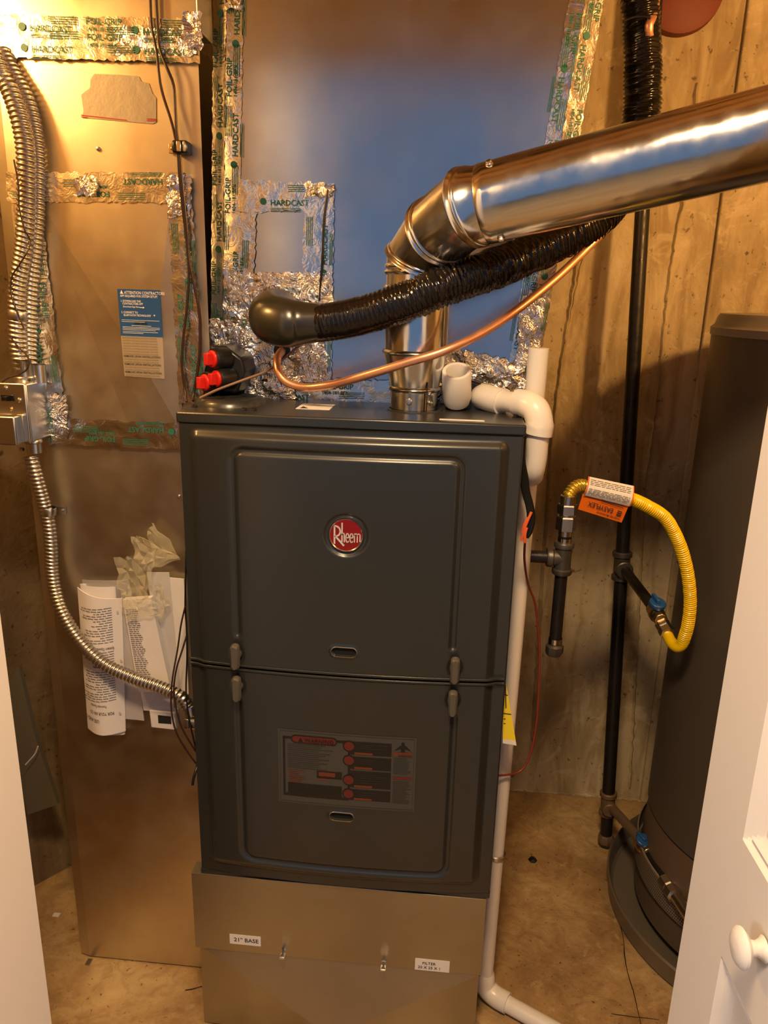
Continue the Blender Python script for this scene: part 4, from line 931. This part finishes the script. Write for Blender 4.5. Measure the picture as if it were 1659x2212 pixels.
T_ = P(1120, 1300, yv); ex = (T_-B_); top = P(1164, 752, yv); print('DRAIN', T_, B_, top)
MB().tube([top, B_], R1, 30, spl=False).build('vertical_run', pvc, dp)
mm = MB(); z_ = .020
el0 = Vector((B_.x, yv, .062)); 
MB().tube([B_+Vector((0, 0, .0)), el0, Vector((B_.x+.004, yv-.004, .034)), Vector((B_.x+.022, yv-.014, .023)), Vector((B_.x+.048, yv-.028, .022))], lambda L, a, t: .0205, 30, step=.006).build('elbow', pvc, dp, smooth=60)
far = P(1215, 2235, .018, 2)
MB().tube([Vector((B_.x+.040, yv-.024, .0205)), far+Vector((0, 0, .0)), far+(far-Vector((B_.x+.040, yv-.024, .018)))*1.2], R1, 30, spl=False).build('floor_run', pvc, dp)
m = MB(); q = B_+(T_-B_)*((1818-2130)/(1300-2130)); MB().lathe([(.0172, 0), (.019, .002), (.019, .009), (.0172, .011)], q, (0, 0, 1), 28).build('hose_clamp', steel, dp)
# yellow sheet
ys = thing('yellow_tag', 'bright yellow paper sheet hanging from the furnace right side', 'tag')
yy = .02
pl = [(1086, 1470), (1094, 1480), (1104, 1540), (1110, 1575), (1116, 1611), (1086, 1606)]
m = MB(); vs = []
for u, v in pl: q = P(u, v, yy); vs.append(q)
m.add(vs+[q+Vector((0, .001, 0)) for q in vs], [(0, 1, 2, 3, 4, 5)[::-1], (6, 7, 8, 9, 10, 11)], 0)
q = [P(1086, 1597, yy-.0006), P(1113, 1600, yy-.0006), P(1115.5, 1610.5, yy-.0006), P(1086, 1605.5, yy-.0006)]; m.add(q, [(3, 2, 1, 0)], 2)
for a, b in (((1088, 1500), (1097, 1502)), ((1092, 1480), (1093, 1530)), ((1088, 1553), (1092, 1553)), ((1088, 1563), (1092, 1563)), ((1087, 1541), (1104, 1543))):
    A, B = P(*a, yy-.0008), P(*b, yy-.0008); d = (B-A).normalized(); n = Vector((-d.z, 0, d.x))*.0008; m.add([A-n, B-n, B+n, A+n], [(0, 1, 2, 3)], 1)
m.build('yellow_sheet', [yel_paper, black_ink, card], ys, smooth=0)

# wires on the right side
bw = thing('wire_bundle', 'black wire bundle with orange wire nuts hanging beside the trap', 'wires')
for k, off in enumerate(((0, 0), (6, 3), (-3, 5), (3, -4))):
    MB().tube([P(1130+off[0]*.4, 935, .02), P(1128+off[0]*.3, 990, .02), P(1131+off[0], 1030+off[1], .02), P(1134+off[0], 1060, .02), P(1142+off[0], 1090, .02), P(1146+off[0], 1120, .02), P(1140+off[0], 1145+off[1], .02), P(1132+off[0], 1160, .022)], .0036, 10).build('black_lead', wire_k, bw)
for a, b in (((1148, 1106), (1126, 1168)), ((1140, 1118), (1128, 1150)), ((1138, 1140), (1134, 1172))):
    MB().tube([P(*a, .012), P((a[0]+b[0])/2-2, (a[1]+b[1])/2, .012), P(*b, .014)], .0022, 8).build('orange_lead', wire_o, bw)
wire('dark red wire arcing from gas pipe down to furnace lower right side', [(1134, 1170, .05), (1133, 1210, .06), (1140, 1260, .1), (1156, 1305, .12), (1164, 1380, .13), (1165, 1450, .13), (1160, 1550, .12), (1148, 1620, .11), (1128, 1662, .1), (1100, 1673, .09), (1076, 1675, .08)], .0020, wire_r, 'thermostat_wire')

# ---------------------------------------------------------------- gas pipes
gp = thing('gas_pipe_assembly', 'black iron gas stub with tee and capped drip leg at furnace right', 'pipe')
gy = .17
tee = P(1216, 1205, gy); dwn = (P(1203, 1395, gy)-tee).normalized(); upv = (P(1228, 1085, gy)-tee).normalized(); lft = (P(1105, 1202, gy)-tee).normalized()
lft = Vector((-1, 0, 0.0)); upv = Vector((0, 0, 1)); dwn = Vector((0, 0, -1))
MB().tube([Vector((.530, gy, tee.z)), tee+lft*.02], .0112, 24, spl=False).build('stub_pipe', iron, gp)
m = MB(); m.lathe([(.0165, -.030), (.0178, -.028), (.0178, -.021), (.0150, -.019), (.0145, 0), (.0150, .019), (.0178, .021), (.0178, .028), (.0165, .030)], tee, (0, 0, 1), 30, cap=True)
m.lathe([(.0145, 0), (.0150, .017), (.0178, .019), (.0178, .027), (.0165, .029)], tee, lft, 30, cap=True); m.build('tee_fitting', fitting, gp)
MB().tube([tee+dwn*.025, Vector((tee.x, gy, P(1203, 1385, gy).z))], .0112, 24, spl=False).build('drip_leg', iron, gp)
zcap = P(1203, 1395, gy).z
MB().lathe([(.0115, .028), (.0115, .016), (.0165, .012), (.0165, 0), (.014, -.006), (.0001, -.009)], (tee.x, gy, zcap-.012), (0, 0, 1), 8).build('pipe_cap', fitting, gp)
MB().lathe([(.0125, 0), (.0125, .010)], (tee.x, gy, zcap+.006), (0, 0, 1), 24).build('thread_band', chrome, gp)
zt1 = P(1224, 1170, gy).z; zf = P(1226, 1150, gy).z
MB().lathe([(.0112, 0), (.0112, .05)], (tee.x, gy, tee.z+.028), (0, 0, 1), 24).build('nipple', iron, gp)
MB().lathe([(.0122, 0), (.0122, .008)], (tee.x, gy, tee.z+.030), (0, 0, 1), 24).build('thread_band', chrome, gp)
z1_ = P(1226, 1140, gy).z
m = MB(); z0_ = P(1224, 1152, gy).z
m.lathe([(.0120, 0), (.0120, .010)], (tee.x, gy, z0_-.004), (0, 0, 1), 24)
m.lathe([(.0165, 0), (.0180, .001), (.0180, .024), (.0165, .026)], (tee.x, gy, z0_+.006), (0, 0, 1), 6, cap=True)
m.lathe([(.0135, 0), (.0135, .006)], (tee.x, gy, z0_+.031), (0, 0, 1), 24)
m.lathe([(.0165, 0), (.0180, .001), (.0180, .016), (.0165, .018)], (tee.x, gy, z0_+.036), (0, 0, 1), 6, cap=True)
m.lathe([(.0140, 0), (.0140, .016), (.0110, .017)], (tee.x, gy, z0_+.053), (0, 0, 1), 24); m.build('union_fitting', steel, gp, smooth=30)
ztop = z0_+.068
ris = thing('gas_riser_pipe', 'black iron riser pipe with tees standing against the concrete wall', 'pipe')
rt, rb = P(1388, 450, .70), P(1308, 1822, .60)
dirp = (rt-rb).normalized()
def rp(v):                              # point on the riser at a picture row height
    lo, hi = 0.0, 1.6
    for _ in range(40):
        mid = (lo+hi)/2; q = rb+(rt-rb)*mid; d = np.array(q)-CAM; row = 1106-FPX*(d@_U)/(d@_F)
        if row > v: lo = mid
        else: hi = mid
    return rb+(rt-rb)*lo
MB().tube([rp(1735), rp(1225), rt+dirp*.8], .0160, 28, spl=False).build('riser', iron, ris)
MB().tube([rp(1745), rb+dirp*.03], .0155, 28, spl=False).build('drip_leg', iron, ris)
MB().lathe([(.019, 0), (.0205, .004), (.0205, .02), (.018, .024), (.0001, .025)], rb+dirp*.004, dirp, 8).build('pipe_cap', tanfit, ris)
def teef(p, mt, s=1.0):
    m = MB(); m.lathe([(.0215*s, -.036*s), (.0235*s, -.034*s), (.0235*s, -.024*s), (.0195*s, -.021*s), (.019*s, .021*s), (.0235*s, .024*s), (.0235*s, .034*s), (.0215*s, .036*s)], p, dirp, 30, cap=True)
    m.lathe([(.017*s, 0), (.018*s, .020*s), (.0205*s, .022*s), (.0205*s, .034*s), (.018*s, .036*s)], p, (0.0, -1, 0), 30, cap=True); return m.build('tee_fitting', mt, ris)
tA = rp(1222); teef(tA, fitting)
tB = rp(1735); teef(tB, tanfit, .92)
# upper branch to the valve
bA = P(1408, 1308, .42); dA = (bA-tA).normalized()
MB().tube([tA+dA*.02, bA], .0118, 24, spl=False).build('branch_pipe', iron, ris)
vA = P(1418, 1326, .385)
v1 = thing('gas_valve', 'brass gas shutoff valve with blue handle on the upper branch pipe', 'valve')
MB().lathe([(.0135, -.028), (.0145, -.026), (.0145, -.012), (.017, -.008), (.017, .010), (.0145, .014), (.0145, .030), (.0125, .032)], vA, bA-tA, 8, cap=True).build('valve_body', brass, v1, bevel=.001)
hA = P(1417, 1316, .385)
m = MB(); m.lathe([(.0001, .006), (.016, .006), (.0172, .004), (.0172, -.004), (.016, -.006), (.0001, -.006)], hA+Vector((0, -.004, .014)), (.1, -.35, 1), 28); 
m.obox(hA+Vector((-.004, -.004, .025)), (.0035, 0, 0), (-.004, .010, .004), (0, 0, .005)); m.build('valve_handle', blue_h, v1, bevel=.0015)
uA = P(1436, 1357, .345); dU = (P(1447, 1380, .32)-P(1424, 1340, .37)).normalized()
MB().lathe([(.0120, -.018), (.0150, -.016), (.0150, -.002), (.0130, 0), (.0158, .002), (.0158, .016), (.0125, .018)], uA, dU, 6, cap=True).build('flare_fitting', steel, v1, smooth=30)
# lower branch to the heater
bB = P(1382, 1812, .44)
lb = (bB-tB)
MB().tube([tB+lb.normalized()*.02, bB], .0118, 24, spl=False).build('branch_pipe', tanfit, ris)
v2 = thing('gas_valve', 'gas shutoff valve with worn blue handle near the floor by the water heater', 'valve')
vB = P(1389, 1830, .42)
MB().lathe([(.0135, -.026), (.0145, -.024), (.0145, -.012), (.017, -.008), (.017, .010), (.0145, .014), (.0145, .028), (.0125, .030)], vB, lb, 8, cap=True).build('valve_body', brass, v2, bevel=.001)
m = MB(); m.lathe([(.0001, .006), (.015, .006), (.016, .004), (.016, -.004), (.0001, -.006)], vB+Vector((-.004, -.004, .022)), (.1, -.45, 1), 26); m.obox(vB+Vector((-.008, -.002, .031)), (.0035, 0, 0), (-.007, .010, .003), (0, 0, .004)); m.build('valve_handle', blue_h, v2, bevel=.0015)
dB = (P(1440, 1908, .30)-vB)
MB().tube([vB+dB*.12, P(1438, 1903, .305)], .0112, 24, spl=False).build('nipple', iron, v2)
m = MB(); e1 = P(1440, 1908, .30); m.lathe([(.0125, -.012), (.0165, -.010), (.0165, .014), (.014, .018), (.0175, .02), (.0175, .04), (.012, .044)], e1, dB, 8, cap=True); m.lathe([(.012, .04), (.012, .16)], e1, dB, 20); m.build('union_fitting', steel, v2, smooth=30)

# yellow flexible connector
yf = thing('gas_flex_hose', 'yellow coated flexible gas hose looping from the blue valve to the furnace', 'hose')
s0 = Vector((tee.x, gy, ztop))
path = [s0-Vector((0, 0, .004)), P(1231, 1066, gy), P(1243, 1052, gy+.004), P(1262, 1049, gy+.012), P(1300, 1062, gy+.022)]
def fx(r, p_, a_): return lambda L, a, t: r+a_*math.sin(2*PI*L/p_)
MB().tube(path, (lambda L, a, t: .0086+.0030*abs(math.sin(PI*L/.0050))), 24, step=.0007).build('bare_flex_end', gold, yf, smooth=80)
path = [P(u, v, y) for u, v, y in ((1295, 1060, gy+.021), (1330, 1072, .20), (1367, 1079, .21), (1403, 1096, .22), (1435, 1117, .23), (1457, 1151, .24), (1475, 1195, .245), (1487, 1249, .25), (1491, 1303, .255), (1486, 1350, .26), (1476, 1385, .27))]
MB().tube(path, fx(.0108, .0044, .0013), 24, step=.0009).build('coated_hose', yellow, yf, smooth=80)
path = [P(u, v, y) for u, v, y in ((1478, 1378, .268), (1473, 1392, .272), (1462, 1397, .28), (1450, 1387, .30), (1443, 1374, .325))]
MB().tube(path, .0112, 24, step=.003).build('smooth_cuff', yellow, yf, smooth=80)
tg = thing('hose_tag', 'orange and white printed tag folded over the yellow gas hose', 'tag')
wc = [P(1271, 1029, .165), P(1370, 1050, .185), P(1360, 1093, .175), P(1259, 1068, .155)]
oc = [P(1259, 1066, .155), P(1359, 1090, .175), P(1342, 1128, .178), P(1248, 1099, .158)]
m = MB()
def arcw(s, t, off=0):
    p = bil(wc, s, t); return p+Vector((0, -.012*math.sin(PI*min(1, t*.9))-off, 0))
m.grid(lambda s, t: arcw(s, 1-t), 6, 10, 0)
m.grid(lambda s, t: bil(oc, s, 1-t)+Vector((0, -.003*(1-t)-.0, 0)), 6, 3, 1)
# back fold over the hose
m.add([wc[0], wc[1], wc[1]+Vector((0, .045, -.01)), wc[0]+Vector((0, .045, -.01))], [(0, 1, 2, 3)], 1)
for s in (0.0, 1.0):
    vs = [arcw(s, k/8, .0008) for k in range(9)]; dx = Vector((.0022 if s == 0 else -.0022, 0, 0)); m.add(vs+[q+dx for q in vs], [(k, k+1, 10+k, 9+k) for k in range(8)], 1)
tt = MB(); lf = random.Random(5)
for i in range(11):
    t = .10+i*.072; s_ = .06
    if i in (4, 5): continue
    while s_ < .92:
        e_ = s_+lf.uniform(.05, .16); tt.add([arcw(s_, t+.02, .0008), arcw(min(e_, .94), t+.02, .0008), arcw(min(e_, .94), t, .0008), arcw(s_, t, .0008)], [(0, 1, 2, 3)], 0); s_ = e_+.02
xd = (oc[3]-oc[2]).normalized(); yd = ((oc[3]-oc[0])).normalized()
A_ = bil(oc, .80, .42)+Vector((0, -.0045, 0))
tt.text('EASYFLEX', bil(oc, .72, .40)+Vector((0, -.0045, 0)), xd, yd, .0125, 0, .9)
for k in range(3): tt.obox(bil(oc, .86, .42)+Vector((0, -.0045, 0))+yd*(.001+.0035*k), xd*.0045, (0, .0003, 0), yd*.0010, 0)
tt.text('Global Pipe Manufacturer', bil(oc, .93, .80)+Vector((0, -.0045, 0)), xd, yd, .0048, 0, .95)
for k in range(2):
    A_ = bil(oc, .90, .12+.08*k)+Vector((0, -.0045, 0)); tt.add([A_, A_+xd*.045, A_+xd*.045+yd*.001, A_+yd*.001], [(0, 1, 2, 3)], 0)
o = m.build('folded_tag', [card, orange], tg, smooth=50)
tt.build('printed_text', mat('navy_ink', (.05, .04, .06), .5), o, smooth=0)

# ---------------------------------------------------------------- water heater
TX, TY, TR = 1.205, .412, .28
wh = thing('water_heater', 'dark grey cylindrical water heater in a drain pan behind the white door', 'water heater')
MB().lathe([(TR-.02, .262), (TR, .270), (TR, 1.338)], (TX, TY, 0), (0, 0, 1), 96).build('jacket', tank_m, wh)
m = MB(); m.lathe([(TR-.008, 1.336), (TR+.003, 1.338), (TR+.003, 1.352), (TR-.004, 1.358), (TR-.008, 1.372), (TR-.012, 1.378), (.0001, 1.382)], (TX, TY, 0), (0, 0, 1), 96); m.build('top_cap', tank_cap, wh)
for an in (-118, -136, -80):
    a = math.radians(an); n = Vector((math.cos(a), math.sin(a), 0)); screw(Vector((TX, TY, 1.349))+n*(TR+.003), n, .003, steel, wh)
MB().lathe([(TR-.02, .266), (TR-.004, .262), (TR+.006, .03), (TR-.02, .02), (.0001, .02)], (TX, TY, 0), (0, 0, 1), 96).build('base_skirt', mat('heater_skirt', (.13, .09, .058), .5), wh)
m = MB()                                   # perforated air screen band
pb = mat('screen_band', (.24, .20, .155), .45, .2)
m.lathe([(TR+.010, .105), (TR+.013, .107), (TR+.013, .168), (TR+.010, .170)], (TX, TY, 0), (0, 0, 1), 96, 0)
for r_i in range(8):
    for k in range(120):
        a = math.radians(170+ (k+.5*(r_i % 2))*1.0); R_ = TR+.0137; n = Vector((math.cos(a), math.sin(a), 0)); t_ = Vector((-n.y, n.x, 0)); c_ = Vector((TX, TY, .112+r_i*.0070))+n*R_
        m.add([c_-t_*.0017, c_-Vector((0, 0, .0022)), c_+t_*.0017, c_+Vector((0, 0, .0022))], [(0, 1, 2, 3)], 1)
m.build('air_screen', [pb, void], wh)
dpn = thing('drain_pan', 'round metal drain pan on the floor under the water heater', 'drain pan')
MB().lathe([(.0001, .004), (.333, .004), (.340, .010), (.344, .050), (.348, .056), (.352, .052), (.350, .046), (.346, .006), (.338, .001), (.0001, .001)], (TX, TY, 0), (0, 0, 1), 110).build('pan_shell', pan_m, dpn)

# ---------------------------------------------------------------- small things
rc = thing('round_cover', 'dark orange round metal cover high on the concrete wall', 'cover')
c_ = P(1480, -28, BW-.03); MB().lathe([(.085, 0), (.088, .004), (.086, .022), (.070, .028), (.0001, .030)], Vector((c_.x, BW-.001, c_.z)), (0, -1, 0), 48).build('cover_disc', redorange, rc)
tag(MB().lathe([(.0001, .0), (.010, .001), (.012, .004), (.008, .009), (.0001, .010)], P(1150, 1860, 0, 2), (.1, .1, 1), 6).build('stone', wire_k, smooth=0), 'small black stone lying on the floor right of the furnace', 'stone')
p = P(122, 1977, 0, 2); tag(MB().box(p.x-.008, p.x+.008, p.y-.006, p.y+.006, .0005, .0015).build('paper_scrap', card), 'tiny pale scrap on the floor left of the duct', 'scrap')
p = P(193, 2078, 0, 2); tag(MB().box(p.x-.005, p.x+.005, p.y-.010, p.y+.006, .0005, .003).build('metal_clip', steel), 'tiny metal clip on the floor at the duct corner', 'clip')
# floor crack and debris along back wall as thin dark strips in the slab surface
m = MB()
def crack(px, w):
    path = spline([P(u, v, .0006, 2) for u, v in px], .02); fs = []; vs = []
    for i, q in enumerate(path):
        a = w*(.5+abs(nz3(q.x*40, q.y*40, 2))); d = (path[min(i+1, len(path)-1)]-path[max(0, i-1)]).normalized(); n = Vector((-d.y, d.x, 0)); j = n*.002*nz3(q.x*60, q.y*60, 5); vs += [q-n*a+j, q+n*a+j]
    m.add(vs, [(2*i, 2*i+2, 2*i+3, 2*i+1) for i in range(len(path)-1)])
crack([(1330, 1960), (1345, 2020), (1352, 2080), (1372, 2160), (1385, 2212), (1400, 2260)], .0012)
crack([(1320, 2190), (1350, 2194), (1424, 2202)], .0010)
crack([(400, 2140), (418, 2136), (436, 2130)], .0018)
tag(m.build('floor_crack', void, smooth=0), kind='structure')
m = MB()                                   # crumbled mortar lip where wall meets floor
for i in range(60):
    x = .60+i*.0075; h = .004+.010*abs(nz3(x*40, 1, 1)); d = .004+.012*abs(nz3(x*33, 4, 1)); m.box(x, x+.0085, BW-d, BW, 0, h)
struct('trim_2', m, conc, bevel=.001)
# board leaning at left
lbd = [P(40, 1440, .20), P(72, 1580, .20), P(125, 1738, .22), P(60, 1760, .22), P(0, 1500, .20)]
lb_t = thing('leaning_board', 'dull grey-green board leaning by the wall left of the duct', 'board')
m = MB(); n_ = len(lbd); m.add(lbd+[q+Vector((0, .012, 0)) for q in lbd], [tuple(range(n_))[::-1], tuple(range(n_, 2*n_))]+[(i, (i+1) % n_, n_+(i+1) % n_, n_+i) for i in range(n_)]); m.build('board_panel', board_m, lb_t)
tag(MB().tube([P(u, v, .19) for u, v in ((55, 1652), (66, 1640), (76, 1628), (82, 1612))], .0014, 8).build('string', card), 'short pale string draped over the leaning board', 'string')
